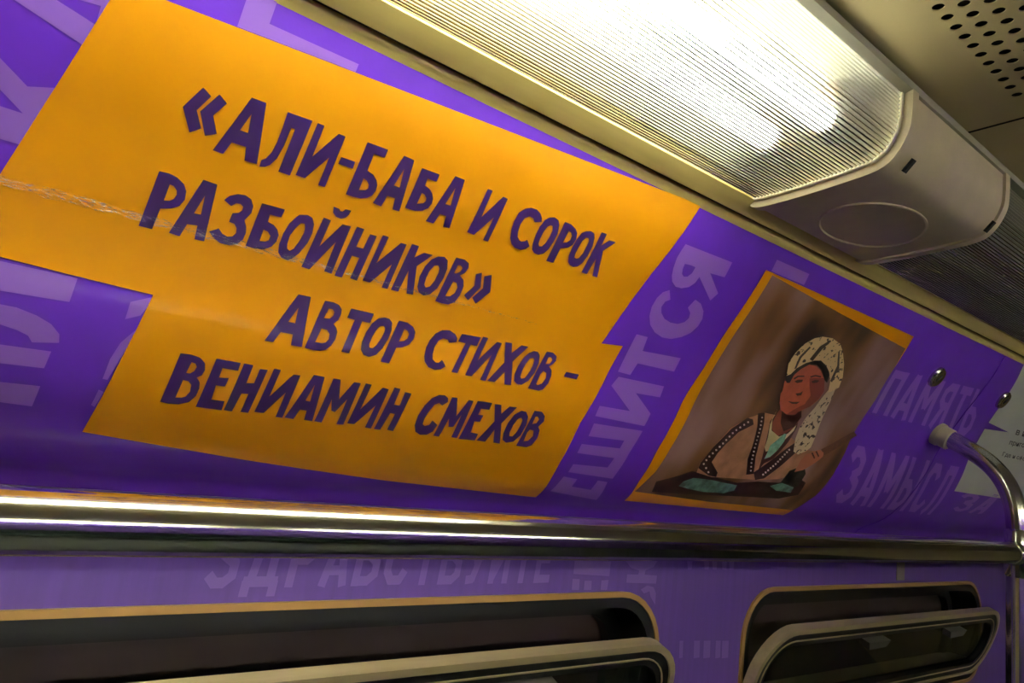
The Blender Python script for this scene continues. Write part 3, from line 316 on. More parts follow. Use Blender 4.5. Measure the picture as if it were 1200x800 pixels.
GLYPH = {'П': (.6, [[(.09, 0), (.09, 1)], [(.51, 0), (.51, 1)], [(.09, .91), (.51, .91)]]),
 'А': (.6, [[(.07, 0), (.28, 1)], [(.53, 0), (.32, 1)], [(.15, .28), (.45, .28)]]),
 'М': (.76, [[(.09, 0), (.09, 1)], [(.67, 0), (.67, 1)], [(.11, .95), (.38, .35)], [(.65, .95), (.38, .35)]]),
 'Я': (.6, [[(.51, 0), (.51, 1)], [(.51, .91), (.25, .91), (.12, .8), (.12, .62), (.25, .5), (.51, .5)], [(.32, .5), (.09, 0)]]),
 'Т': (.6, [[(.3, 0), (.3, .95)], [(.02, .91), (.58, .91)]]),
 'Ь': (.6, [[(.09, 0), (.09, 1)], [(.09, .55), (.35, .55), (.5, .42), (.5, .22), (.35, .09), (.09, .09)]]),
 'Ы': (.8, [[(.09, 0), (.09, 1)], [(.09, .55), (.32, .55), (.45, .42), (.45, .22), (.32, .09), (.09, .09)], [(.71, 0), (.71, 1)]]),
 'З': (.6, [[(.08, .78), (.2, .91), (.38, .91), (.5, .78), (.48, .62), (.28, .53), (.5, .4), (.5, .2), (.36, .09), (.2, .09), (.06, .22)]]),
 'С': (.6, [[(.52, .72), (.42, .9), (.2, .9), (.09, .75), (.09, .25), (.2, .1), (.42, .1), (.52, .28)]]),
 'Л': (.6, [[(.05, .02), (.14, .12), (.18, .91)], [(.14, .91), (.51, .91)], [(.51, 1), (.51, 0)]]),
 'Д': (.74, [[(.16, .12), (.26, .91), (.54, .91), (.54, .12)], [(.02, .1), (.70, .1)], [(.09, -.14), (.09, .12)], [(.63, -.14), (.63, .12)]]),
 'Р': (.6, [[(.09, 0), (.09, 1)], [(.09, .91), (.35, .91), (.5, .8), (.5, .58), (.35, .46), (.09, .46)]]),
 'В': (.6, [[(.09, 0), (.09, 1)], [(.09, .91), (.33, .91), (.45, .8), (.45, .65), (.33, .54), (.09, .54)], [(.33, .54), (.5, .42), (.5, .2), (.36, .09), (.09, .09)]]),
 'У': (.6, [[(.06, 1), (.3, .42)], [(.54, 1), (.25, .1), (.06, .08)]]),
 'Й': (.6, [[(.09, 0), (.09, 1)], [(.51, 0), (.51, 1)], [(.1, .12), (.5, .88)]]),
 'Е': (.58, [[(.09, 0), (.09, 1)], [(.09, .91), (.52, .91)], [(.09, .5), (.46, .5)], [(.09, .09), (.52, .09)]])}
def strokes(txt, q, half=.085):
    """heavy sans lettering built from straight strokes, laid into a quad"""
    segs = []; x = 0
    for ch in txt:
        w_, lines = GLYPH[ch]
        for ln in lines:
            for k, (a, c) in enumerate(zip(ln, ln[1:])):
                dx, dy = c[0]-a[0], c[1]-a[1]; l = math.hypot(dx, dy); ux, uy = dx/l, dy/l
                e0 = half*.45 if k else 0; e1 = half*.45 if k < len(ln)-2 else 0
                p0 = (x+a[0]-ux*e0, a[1]-uy*e0); p1 = (x+c[0]+ux*e1, c[1]+uy*e1)
                segs.append([(p0[0]-uy*half, p0[1]+ux*half), (p1[0]-uy*half, p1[1]+ux*half), (p1[0]+uy*half, p1[1]-ux*half), (p0[0]+uy*half, p0[1]-ux*half)])
        x += w_+.12
    W = x-.12; out = []
    for sg in segs:
        lp = []
        for u, v in sg:
            u = u/W
            t_ = [q[0][i]+(q[1][i]-q[0][i])*u for i in (0, 1)]; b_ = [q[3][i]+(q[2][i]-q[3][i])*u for i in (0, 1)]
            lp.append((b_[0]+(t_[0]-b_[0])*v, b_[1]+(t_[1]-b_[1])*v))
        out.append([lp])
    return out
def cove_panel(name, x0, x1):
    nx = max(2, int((x1-x0)/.02)); ss = [0]+S_CUTS
    bm = bmesh.new(); rows = []
    for k in range(nx+1):
        x = x0+(x1-x0)*k/nx
        rows.append([bm.verts.new(cove(x, s)) for s in ss])
    for a, b in zip(rows, rows[1:]):
        for i in range(len(ss)-1): bm.faces.new((a[i], b[i], b[i+1], a[i+1]))
    # returned edges and a back skin give the sheet its thickness
    back = []
    for r in (rows[0], rows[-1]):
        back.append([bm.verts.new(v.co+Vector((0, .004, .003))) for v in r])
    for r, bk in zip((rows[0], rows[-1]), back):
        for i in range(len(ss)-1): bm.faces.new((r[i], r[i+1], bk[i+1], bk[i]))
    for i in range(len(ss)-1): bm.faces.new((back[0][i], back[0][i+1], back[1][i+1], back[1][i]))
    o = link(name, bm, PURPLE, smooth=True)
    o['kind'] = 'structure'; return o
XS = 1.492                                   # the vertical joint between two cove panels
cove_a = cove_panel('trim_1', -1.35, XS-.0018); cove_a['label'] = 'curved purple cove panel above the windows, carrying the orange banner'
cove_b = cove_panel('trim_2', XS+.0018, 4.2); cove_b['label'] = 'curved purple cove panel beyond the joint, carrying the white notice'
# dark backing seen through the joint
bm = bmesh.new(); ss = [0]+S_CUTS[::4]
a = [bm.verts.new(cove(XS-.012, s, -.008)) for s in ss]; b = [bm.verts.new(cove(XS+.012, s, -.008)) for s in ss]
for i in range(len(ss)-1): bm.faces.new((a[i], b[i], b[i+1], a[i+1]))
link('joint_backing', bm, GROOVE, cove_a)

# ---------------------------------------------------------------- lower wall with hopper windows
YW = .74
def rrect(x0, x1, z0, z1, r, n=8):
    pts = []
    for cx, cz, a0 in ((x1-r, z1-r, 0), (x0+r, z1-r, 90), (x0+r, z0+r, 180), (x1-r, z0+r, 270)):
        for k in range(n+1):
            a = math.radians(a0+90*k/n); pts.append((cx+r*math.cos(a), cz+r*math.sin(a)))
    return pts
WINS = [(-.175, .885, -.425, -.185), (1.108, 2.168, -.425, -.185), (2.39, 3.45, -.425, -.185)]
def wall_with_holes(name, y, y_in, holes, x0, x1, z0, z1, material):
    bm = bmesh.new()
    loops = [[(x0, z0), (x1, z0), (x1, z1), (x0, z1)]]+[rrect(*h, .088) for h in holes]
    for yy in (y, y_in):
        lp = [[Vector((x, z, 0)) for x, z in l] for l in loops]; flat = [v for l in lp for v in l]
        vs = [bm.verts.new((v.x, yy, v.y+H)) for v in flat]
        for t in tessellate_polygon(lp): bm.faces.new([vs[i] for i in t])
    for l in loops:
        n = len(l); A = [bm.verts.new((x, y, z+H)) for x, z in l]; B = [bm.verts.new((x, y_in, z+H)) for x, z in l]
        for i in range(n): bm.faces.new((A[i], A[(i+1) % n], B[(i+1) % n], B[i]))
    bmesh.ops.remove_doubles(bm, verts=bm.verts, dist=1e-6)
    bmesh.ops.recalc_face_normals(bm, faces=bm.faces)
    o = link(name, bm, material); o['kind'] = 'structure'; return o
wall_l = wall_with_holes('wall_left', YW, YW+.03, WINS, -2.6, 4.6, -H, -.078, WALLP)
wall_l['label'] = 'purple film covered lower wall with dark hopper windows'
def wall_print(name, polys, off, parent, material):
    bm = bmesh.new()
    for gi, g in enumerate(polys):
        loops = [[Vector((x, z, 0)) for x, z in lp] for lp in g]; flat = [v for lp in loops for v in lp]
        vs = [bm.verts.new((v.x, YW-off-.00012*(gi % 11), v.y+H)) for v in flat]
        for t in tessellate_polygon(loops):
            try: bm.faces.new([vs[i] for i in t])
            except ValueError: pass
    for f in bm.faces:
        f.normal_update()
        if f.normal.y > 0: f.normal_flip()
    return link(name, bm, material, parent)
wall_print('lettering', strokes('ЗДРАВСТВУЙТЕ', [(.202, -.105), (.657, -.105), (.652, -.1675), (.196, -.1675)]), .0006, wall_l, WALLPALE)
wall_print('lettering', DATA['wallmarks'], .0006, wall_l, WALLPALE)
bm = bmesh.new(); box(bm, 1.684, 1.722, YW-.0015, YW, -.176+H, -.120+H)
tag(link('sticker', bm, STICKERM), 'small grey-green sticker on the wall above the right-hand window', 'sticker')

def ring_x(bm, f_out, f_in, y_out, y_in):
    """band between two outlines given as lists of 3D points"""
    n = len(f_out); A = [bm.verts.new(p) for p in f_out]; B = [bm.verts.new(p) for p in f_in]
    for i in range(n): bm.faces.new((A[i], A[(i+1) % n], B[(i+1) % n], B[i]))
def frame3(bm, outer, inner, P, d0, d1):
    """solid frame: outlines outer/inner (2D), P maps (u, v, depth) to 3D"""
    n = len(outer)
    for o_, i_, d in ((outer, inner, d0), (outer, inner, d1)):
        ring_x(bm, [P(u, v, d) for u, v in o_], [P(u, v, d) for u, v in i_], 0, 0)
    for l in (outer, inner):
        ring_x(bm, [P(u, v, d0) for u, v in l], [P(u, v, d1) for u, v in l], 0, 0)
    bmesh.ops.remove_doubles(bm, verts=bm.verts, dist=1e-6)
    bmesh.ops.recalc_face_normals(bm, faces=bm.faces)
    return bm
def shrink(h, d): return (h[0]+d, h[1]-d, h[2]+d, h[3]-d)
def window(n, h, label):
    e = empty('window_%d' % n, ((h[0]+h[1])/2, YW, h[2]+H), label, kind='structure')
    Pw = lambda u, v, d: Vector((u, YW-d, v+H))
    bm = bmesh.new(); frame3(bm, rrect(*shrink(h, -.003), .091), rrect(*shrink(h, .005), .084), Pw, -.004, .004)
    link('window_trim', bm, WINTRIM, e, smooth=True)
    bm = bmesh.new(); frame3(bm, rrect(*shrink(h, .003), .086), rrect(*shrink(h, .020), .072), Pw, -.07, .002)
    link('gasket', bm, RUBBER, e, smooth=True)
    bm = bmesh.new(); frame3(bm, rrect(*shrink(h, .012), .08), rrect(*shrink(h, .045), .05), Pw, -.075, -.058)
    link('inner_gasket', bm, RUBBER, e, smooth=True)
    bm = bmesh.new(); box(bm, h[0]-.02, h[1]+.02, YW+.078, YW+.084, h[2]-.02+H, h[3]+.02+H)
    link('pane', bm, PANE, e)
    bm = bmesh.new(); box(bm, h[0]+.02, h[1]-.02, YW+.004, YW+.070, h[2]+.002+H, h[2]+.048+H, .004); link('sill', bm, SASHM, e)
    # the hopper sash leans into the car, hinged at the bottom
    hx0, hx1 = h[0]-.002, h[1]+.002
    hy, hz = .742, -.412; ty, tz = .682, -.241
    L = math.hypot(ty-hy, tz-hz); a = ((ty-hy)/L, (tz-hz)/L); nrm = (-a[1], a[0])  # towards the aisle
    Ps = lambda u, v, d: Vector((u, hy+a[0]*v+nrm[0]*d, hz+a[1]*v+nrm[1]*d+H))
    R0 = (hx0, hx1, 0, L)
    bm = bmesh.new(); frame3(bm, rrect(*R0, .085), rrect(*shrink(R0, .010), .076), Ps, -.015, .003)
    sash = link('sash', bm, SASHM, e, smooth=True)
    bm = bmesh.new(); frame3(bm, rrect(*shrink(R0, .0095), .076), rrect(*shrink(R0, .034), .056), Ps, -.018, .0)
    link('sash_gasket', bm, RUBBER, sash, smooth=True)
    bm = bmesh.new(); frame3(bm, rrect(*shrink(R0, .0225), .066), rrect(*shrink(R0, .0245), .064), Ps, -.01, .0018)
    link('gasket_bead', bm, SASHM, sash, smooth=True)
    bm = bmesh.new(); o_ = rrect(*shrink(R0, .030), .058)
    for d in (-.012, -.008):
        vs = [bm.verts.new(Ps(u, v, d)) for u, v in o_]; bm.faces.new(vs)
    ring_x(bm, [Ps(u, v, -.012) for u, v in o_], [Ps(u, v, -.008) for u, v in o_], 0, 0)
    bmesh.ops.remove_doubles(bm, verts=bm.verts, dist=1e-6); bmesh.ops.recalc_face_normals(bm, faces=bm.faces)
    link('sash_glass', bm, SASHGLASS, sash)
    for fx in (.36, .72):
        x = hx0+(hx1-hx0)*fx
        bm = bmesh.new()
        prof = [(-.045, L-.036), (.045, L-.036), (.036, L-.050), (-.034, L-.052)]
        for d in (-.004, .014):
            bm.faces.new([bm.verts.new(Ps(x+u, v, d)) for u, v in prof])
        ring_x(bm, [Ps(x+u, v, -.004) for u, v in prof], [Ps(x+u, v, .014) for u, v in prof], 0, 0)
        bmesh.ops.remove_doubles(bm, verts=bm.verts, dist=1e-6); bmesh.ops.recalc_face_normals(bm, faces=bm.faces)
        link('latch', bm, LATCHM, sash)
    return e
window(1, WINS[0], 'wide dark hopper window at the left, below the orange banner')
window(2, WINS[1], 'dark hopper window at the right with its sash leaning inwards')
window(3, WINS[2], 'farthest dark hopper window beyond the upright pole')

# ---------------------------------------------------------------- ceiling, floor and the rest of the car shell
ZC = .392
def ceiling_sheet(name, x0, x1, holes_x=None):
    Y0, Y1 = -1.40, .29; bm = bmesh.new()
    def rect(xa, xb, ya, yb):
        bm.faces.new([bm.verts.new(p) for p in ((xa, ya, ZC+H), (xb, ya, ZC+H), (xb, yb, ZC+H), (xa, yb, ZC+H))])
    if holes_x:
        p = .01755; py = .0152; r = .0046; n = 14; ncol = 16
        ytop = .2162+py/2; rect(x0, x1, ytop, Y1); rect(x0, x1, Y0, ytop-ncol*py)
        for c in range(ncol):
            yc = .2162-c*py; off = 0 if c % 2 == 0 else -p/2
            xa = holes_x[0]+off-p/2; k = 0
            nn = int((holes_x[1]-holes_x[0])/p)
            rect(x0, xa, yc-py/2, yc+py/2); rect(xa+nn*p, x1, yc-py/2, yc+py/2)
            for k in range(nn):
                xc = xa+(k+.5)*p
                circ = [(xc+r*math.cos(2*math.pi*j/16+math.pi/16), yc+r*math.sin(2*math.pi*j/16+math.pi/16)) for j in range(16)]
                sq = []
                for cx, cy in circ:
                    dx, dy = cx-xc, cy-yc; m = max(abs(dx)/(p/2), abs(dy)/(py/2)); sq.append((xc+dx/m, yc+dy/m))
                A = [bm.verts.new((x, y, ZC+H)) for x, y in circ]; B = [bm.verts.new((x, y, ZC+H)) for x, y in sq]; C = [bm.verts.new((x, y, ZC+.0012+H)) for x, y in circ]
                for j in range(16):
                    j2 = (j+1) % 16
                    bm.faces.new((A[j], A[j2], B[j2], B[j])); bm.faces.new((A[j], A[j2], C[j2], C[j]))
                # corner fillers of the cell
                for sx in (-1, 1):
                    for sy in (-1, 1):
                        corner = (xc+sx*p/2, yc+sy*py/2)
                        near = sorted(sq, key=lambda q: (q[0]-corner[0])**2+(q[1]-corner[1])**2)[:2]
                        bm.faces.new([bm.verts.new((q[0], q[1], ZC+H)) for q in (corner, near[0], near[1])])
    else: rect(x0, x1, Y0, Y1)
    for f in bm.faces:
        f.normal_update()
        if f.normal.z > .5: f.normal_flip()
    return link(name, bm, CEILM)
ceil = empty('ceiling', (0.8, -.56, ZC+H), 'beige ceiling of laminate panels, one with rows of round holes', kind='structure')
for a, b, hx in ((-2.6, -.742, None), (-.738, .7605, (.345, .735)), (.7645, 2.26, None), (2.264, 4.6, None)):
    o = ceiling_sheet('ceiling_panel', a, b, hx); o.parent = ceil; o.location = o.location-ceil.location
bm = bmesh.new(); box(bm, -2.6, 4.6, -1.40, .29, ZC+.012+H, ZC+.03+H); link('ceiling_backing', bm, DARK, ceil)
bm = bmesh.new(); box(bm, -2.6, 4.6, -1.9, .80, -.03, 0.0); tag(link('floor', bm, FLOORM), 'dark floor of the carriage', kind='structure')
MIR = -1.12                                   # the other side of the car mirrors this one
bm = bmesh.new(); box(bm, -2.6, 4.6, MIR-YW-.03, MIR-YW, 0, H-.078); tag(link('wall_right', bm, WALLP), 'purple lower wall on the other side of the aisle', kind='structure')
bm = bmesh.new(); extrude_x(bm, [(MIR-y, z) for y, z in CP[::4]]+[(MIR-CP[-1][0]-.03, CP[-1][1]), (MIR-CP[-1][0]-.03, .2965)], -2.6, 4.6)
tag(link('trim_3', bm, PURPLE, smooth=True), 'purple cove on the other side of the aisle', kind='structure')
for nm, a, b in (('wall_back', -2.64, -2.6), ('wall_front', 4.6, 4.64)):
    bm = bmesh.new(); box(bm, a, b, -1.9, .80, 0, ZC+H); tag(link(nm, bm, CEILM), 'end wall of the carriage', kind='structure')
bm = bmesh.new(); box(bm, -2.0, 1.6, MIR-YW+.01, MIR-YW+.48, .30, .45, .03); box(bm, -2.0, 1.6, MIR-YW+.01, MIR-YW+.10, .45, .95, .03)
tag(link('bench_seat', bm, SEATM), 'long dark green bench across the aisle', 'bench')

# ---------------------------------------------------------------- cornice between cove and lamps
def both(y, side): return y if side > 0 else MIR-y
def cornice(n, side):
    e = empty('trim_%d' % n, (0, both(.46, side), .30+H), 'cream metal cornice between the purple cove and the lamps' if side > 0 else 'cream cornice on the other side of the aisle', kind='structure')
    def sweep(name, prof, m, segs):
        for a, b in segs:
            bm = bmesh.new(); extrude_x(bm, [(both(y, side), z) for y, z in prof], a, b); link(name, bm, m, e, smooth=True, angle=50)
    sweep('edge_lip', [(.4722, .2925), (.4690, .2955), (.4650, .3015), (.4655, .3040), (.4700, .3040), (.4760, .2960)], CREAM, [(-2.6, 4.6)])
    sweep('groove', [(.4680, .3040), (.4560, .3085), (.4600, .3300), (.4740, .3300)], GROOVE, [(-2.6, 4.6)])
    sweep('band', [(.4592, .3018), (.4580, .3006), (.4520, .3042), (.4465, .3080), (.4400, .3130), (.4440, .3330), (.4600, .3330)], CREAM, [(-2.6, 1.5555), (1.5575, 4.6)])
    bm = bmesh.new(); extrude_x(bm, [(both(y, side), z) for y, z in [(.474, .3), (.74, -.07), (.80, -.07), (.80, .45), (.44, .45), (.44, .335), (.472, .335)]], -2.6, 4.6)
    link('cove_core', bm, DARK, e)
    return e
cornice(4, 1); cornice(5, -1)

# ---------------------------------------------------------------- lamps
LP = [(.4400, .3240), (.4398, .3150), (.4385, .3130), (.4250, .3118), (.3900, .3128), (.3400, .3165), (.3080, .3205), (.2960, .3290), (.2870, .3450), (.2845, .3600), (.2840, .3860)]
def dense(poly, step):
    L = [0]
    for a, b in zip(poly, poly[1:]): L.append(L[-1]+math.hypot(b[0]-a[0], b[1]-a[1]))
    n = int(L[-1]/step); out = []
    for k in range(n+1):
        d = L[-1]*k/n; i = 0
        while i < len(L)-2 and L[i+1] < d: i += 1
        t = (d-L[i])/(L[i+1]-L[i]); out.append((poly[i][0]+(poly[i+1][0]-poly[i][0])*t, poly[i][1]+(poly[i+1][1]-poly[i][1])*t))
    return out
def offset(poly, d):
    out = []
    for i in range(len(poly)):
        a = poly[max(0, i-1)]; b = poly[min(len(poly)-1, i+1)]; ty, tz = b[0]-a[0], b[1]-a[1]; l = math.hypot(ty, tz) or 1
        out.append((poly[i][0]-tz/l*d, poly[i][1]+ty/l*d))   # outward = down / towards the aisle
    return out
def lamp(x0, x1, side, strength, label, fine=True):
    e = empty('ceiling_lamp', ((x0+x1)/2, both(.36, side), .312+H), label, 'lamp', 'ribbed ceiling lamps')
    f = lambda pr: [(both(y, side), z) for y, z in pr]
    d = dense(LP, .0010 if fine else .002)
    rib = [(q, p, q, r)[i % 4] for i, (p, q, r) in enumerate(zip(d, offset(d, -.0006), offset(d, -.0012)))]
    bm = bmesh.new(); extrude_x(bm, f(rib), x0+.002, x1-.001, closed=False)
    for i, fc in enumerate(bm.faces): fc.material_index = 1 if i % 4 == 2 else 0
    lens = link('lens', bm, LENSM, e, smooth=True, angle=80); lens.data.materials.append(RIBM)
    # bright moulded rim at both ends of the lens
    rim = offset(LP[1:], .0012); rin = offset(LP[1:], -.0020)
    for a, b in ((x0, x0+.004), (x1-.004, x1)):
        bm = bmesh.new(); extrude_x(bm, f(rim+rin[::-1]), a, b); link('lens_rim', bm, CAPCLEAR, lens)
    bm = bmesh.new(); extrude_x(bm, f([(.438, .330), (.425, .372), (.40, .389), (.30, .389), (.286, .386), (.286, .3905), (.44, .3905), (.444, .330)]), x0, x1)
    link('reflector', bm, REFL, e)
    tm = tube_mat('fluorescent_%.1f' % strength, strength)
    for yy in (.392, .332):
        bm = bmesh.new(); tube(bm, [(x0+.055, both(yy, side), .352+H), (x1-.055, both(yy, side), .352+H)], .013, 16)
        link('tube', bm, tm, e, smooth=True)
        for xa in (x0+.02, x1-.055):
            bm = bmesh.new(); box(bm, xa, xa+.035, both(yy, side)-.013, both(yy, side)+.013, .338+H, .389+H, .003); link('lamp_holder', bm, SOCKET, e)
    return e
CAPCLEAR = mat('clear_acrylic_edge', (235, 228, 205), rough=.25, coat=.5)
def junction(x0, x1, side, label):
    e = empty('lamp_junction_cover', ((x0+x1)/2, both(.36, side), .30+H), label, 'cover', 'covers between the ceiling lamps')
    f = lambda pr: [(both(y, side), z) for y, z in pr]
    base = [(.4460, .3200)]+catmull(LP[2:], 4)
    def shell(off): return f(offset(base, off)+[(.290, .3905), (.445, .3905)])
    bm = bmesh.new(); extrude_x(bm, shell(.0060), x0+.012, x1-.012); body = link('body', bm, CAPM, e, smooth=True, angle=25)
    for a, b in ((x0+.0005, x0+.013), (x1-.013, x1-.0005)):
        bm = bmesh.new(); extrude_x(bm, shell(.0092), a, b); link('end_lip', bm, CAPM, e, smooth=True, angle=25)
    # oval cover plate on the underside
    bm = bmesh.new(); cx, cy = (x0+x1)/2+.004, .372; N = 48
    def zb(y): 
        pr = offset(base, .0060)
        for p, q in zip(pr, pr[1:]):
            if q[0] <= y <= p[0]: return p[1]+(q[1]-p[1])*(y-p[0])/(q[0]-p[0])
        return .31
    loops = []
    for rx, ry, dz in ((.074, .0515, .002), (.074, .0515, -.0016), (.0725, .050, -.0022), (.071, .0485, -.0006), (.0, .0, -.0006)):
        loops.append([bm.verts.new((cx+rx*math.cos(2*math.pi*k/N), both(cy+ry*math.sin(2*math.pi*k/N), side), zb(cy+ry*math.sin(2*math.pi*k/N))+dz+H)) for k in range(N)])
    for A, B in zip(loops, loops[1:]):
        for k in range(N): bm.faces.new((A[k], A[(k+1) % N], B[(k+1) % N], B[k]))
    bmesh.ops.remove_doubles(bm, verts=bm.verts, dist=1e-6); bmesh.ops.dissolve_degenerate(bm, dist=1e-7, edges=bm.edges)
    bmesh.ops.recalc_face_normals(bm, faces=bm.faces)
    link('oval_plate', bm, CAPM, e, smooth=True, angle=30)
    for a in (x0+.018, x1-.030):
        bm = bmesh.new(); c = Vector((a+.006, both(.2872, side), .3195+H)); box(bm, -.0025, .0025, -.0016, .0016, -.007, .007)
        bmesh.ops.transform(bm, matrix=Matrix.Translation(c) @ Matrix.Rotation(math.radians(42 if side > 0 else -42), 4, 'X'), verts=bm.verts)
        link('slot', bm, DARK, e)
    return e
lamp(-.64, .633, 1, TUBE_LIT, 'long lit ribbed ceiling lamp above the orange banner')
lamp(.885, 2.158, 1, TUBE_DIM, 'dim ribbed ceiling lamp beyond the oval-marked grey cover')
lamp(2.41, 3.683, 1, TUBE_DIM, 'farthest ribbed ceiling lamp on the window side', False)
lamp(-1.92, -.892, 1, TUBE_MID, 'ribbed ceiling lamp behind the viewer on the window side', False)
junction(.633, .885, 1, 'grey plastic cover with an oval plate between two ceiling lamps')
junction(2.158, 2.41, 1, 'farther grey plastic cover between the dim lamps')
junction(-.892, -.64, 1, 'grey plastic cover at the near end of the lit lamp')
lamp(-.64, .633, -1, TUBE_FAR, 'lit ribbed ceiling lamp across the aisle', False)
lamp(.885, 2.158, -1, TUBE_MID, 'lit ribbed ceiling lamp farther along across the aisle', False)
junction(.633, .885, -1, 'grey plastic cover between the lamps across the aisle')
for n, sd in ((6, 1), (7, -1)):
    bm = bmesh.new(); pr = [(.2838, .3835), (.2752, .3850), (.2740, .3915), (.2838, .3915)]
    extrude_x(bm, [(both(y, sd), z) for y, z in pr], -2.6, 4.6)
    tag(link('trim_%d' % n, bm, GREYSTRIP), 'grey aluminium strip between the lamps and the ceiling' if sd > 0 else 'grey strip beside the lamps across the aisle', kind='structure')

# ---------------------------------------------------------------- hand rail and stanchion
YR, ZR, RR = .4366, -.0640, .017
bm = bmesh.new(); tube(bm, [(-1.3+.1*k, YR, ZR+H) for k in range(48)], RR, 40)
rail = tag(link('hand_rail', bm, CHROME, smooth=True), 'horizontal polished steel hand rail in front of the purple cove', 'rail')
XP = 1.442
st = empty('stanchion', (XP, YR, 0), 'upright steel pole bending over to meet the purple cove', 'pole')
path = [(.5700, .1395), (.5560, .1330), (.5350, .1215), (.5120, .1085), (.4920, .0955), (.4740, .0800), (.4590, .0610), (.4480, .0390), (.4405, .0120), (.4370, -.0200), (.4366, -.0640), (.4366, -.3), (.4366, -1.0), (.4366, -H)]
cp = catmull(path, 5)
bm = bmesh.new(); tube(bm, [(XP, y, z+H) for y, z in cp], .0165, 32); link('pole', bm, CHROME, st, smooth=True)
n = prof_n(.1875); y0, z0 = prof_at(.1875)
bm = bmesh.new(); c0 = Vector((XP, y0, z0+H)); dv = (Vector((XP, .5350, .1215+H))-Vector((XP, .5700, .1395+H))).normalized()
tube(bm, [c0+dv*t for t in (-.012, .008, .0085, .026, .027)], [.0225, .0225, .0205, .0203, .0190], 32); link('collar', bm, COLLARM, st, smooth=True)
bm = bmesh.new(); tube(bm, [(XP-.034, YR, ZR+H), (XP-.031, YR, ZR+H), (XP+.031, YR, ZR+H), (XP+.034, YR, ZR+H)], [.0178, .0200, .0200, .0178], 32)
link('tee_sleeve', bm, CHROME, st, smooth=True)
bm = bmesh.new(); tube(bm, [(XP, YR, ZR-.040+H), (XP, YR, ZR-.036+H), (XP, YR, ZR+.036+H), (XP, YR, ZR+.040+H)], [.0172, .0192, .0192, .0172], 32)
link('tee_socket', bm, CHROME, st, smooth=True)

# ---------------------------------------------------------------- round fixing caps on the cove
for key, lab in (('pt_btn1', 'round steel fixing cap on the purple cove, nearer the framed picture'), ('pt_btn2', 'round steel fixing cap at the edge of the white notice')):
    x, s = DATA[key]; y, z = prof_at(s); n = prof_n(s); nv = Vector((0, n[0], n[1])); c = Vector((x, y, z+H))
    e = empty('fixing_cap', c, lab, 'fastener', 'fixing caps')
    bm = bmesh.new(); tube(bm, [c+nv*t for t in (-.001, .004, .0065, .0075, .0060)], [.0190, .0190, .0165, .0125, .0110], 28); link('washer', bm, STEEL, e, smooth=True, angle=30)
    bm = bmesh.new(); tube(bm, [c+nv*t for t in (.002, .0058, .0072)], [.0108, .0108, .0080], 24); link('screw_head', bm, RUBBER, e, smooth=True)

# ---------------------------------------------------------------- orange banner with its hand-drawn lettering
def anchor(key):
    xs = [p[0] for p in DATA[key][0][0]]; s = [p[1] for p in DATA[key][0][0]]
    return cove((min(xs)+max(xs))/2, min(CMAX, max(s)), 0)
ban = empty('banner', anchor('yellow'), 'large orange-yellow banner with dark purple hand-drawn Cyrillic lettering', 'banner')
cove_print('sheet', DATA['yellow'], YELLOW, .0006, ban)
for k in ('line1', 'line2', 'line3', 'line4'): cove_print('lettering', DATA[k], INK, .0010, ban)
def crease(x0, x1, w0, w1, parent):  # glossy strip added for the highlight along the crease
    n = int((x1-x0)/.01); rnd = random.Random(7); up = []; dn = []
    for k in range(n+1):
        t = k/n; x = x0+(x1-x0)*t; w_ = (w0+(w1-w0)*t)*rnd.uniform(.6, 1.2)
        up.append((x, S0-w_)); dn.append((x, S0+w_*rnd.uniform(.7, 1.1)))
    cove_print('crease_glint', [[up+dn[::-1]]], GLINTM, .0014, parent)
crease(-.08, .20, .0045, .0030, ban); crease(.20, .44, .0022, .0006, ban)
for k in ('pale_corner', 'pale_low', 'pale_top', 'pale_word'): cove_print('lettering', DATA[k], PALE, .0003, cove_a)
def clip_text(txt, quad, name='lettering'):
    polys = strokes(txt, quad)
    def cut(lp, x, sg):
        out = []
        for a, c in zip(lp, lp[1:]+lp[:1]):
            ia, ic = (a[0]-x)*sg >= 0, (c[0]-x)*sg >= 0
            if ia: out.append(a)
            if ia != ic:
                t = (x-a[0])/(c[0]-a[0]); out.append((x, a[1]+(c[1]-a[1])*t))
        return out
    for x, sg, par in ((XS-.0020, -1, cove_a), (XS+.0020, 1, cove_b)):
        gs = [[c] for c in (cut(g[0], x, sg) for g in polys) if len(c) > 2]
        if gs: cove_print(name, gs, PALE, .0003, par, stagger=True)
clip_text('ПАМЯТЬ', DATA['pt_pamyat']); clip_text('ЗАМЫСЛ', DATA['pt_zamysl']); clip_text('ЗА', DATA['pt_za'])

# ---------------------------------------------------------------- white notice
wn = empty('notice', cove(1.95, .302), 'white printed notice on the cove behind the bent pole', 'notice')
cove_print('sheet', [[[(1.590, .0), (2.45, .0), (2.45, .3017), (1.667, .3017), (1.622, .155)]]], WHITEV, .0006, wn)
cove_print('print_edge', [[DATA['pt_spike']]], PURPLE, .0010, wn)
for k, t in (('pt_t1', 'в на'), ('pt_t2', 'пригото'), ('pt_t3', 'Где и сфото')):
    cove_print('small_print', quad_text(t, DATA[k]), BLACKINK, .0010, wn)['kind'] = 'stuff'

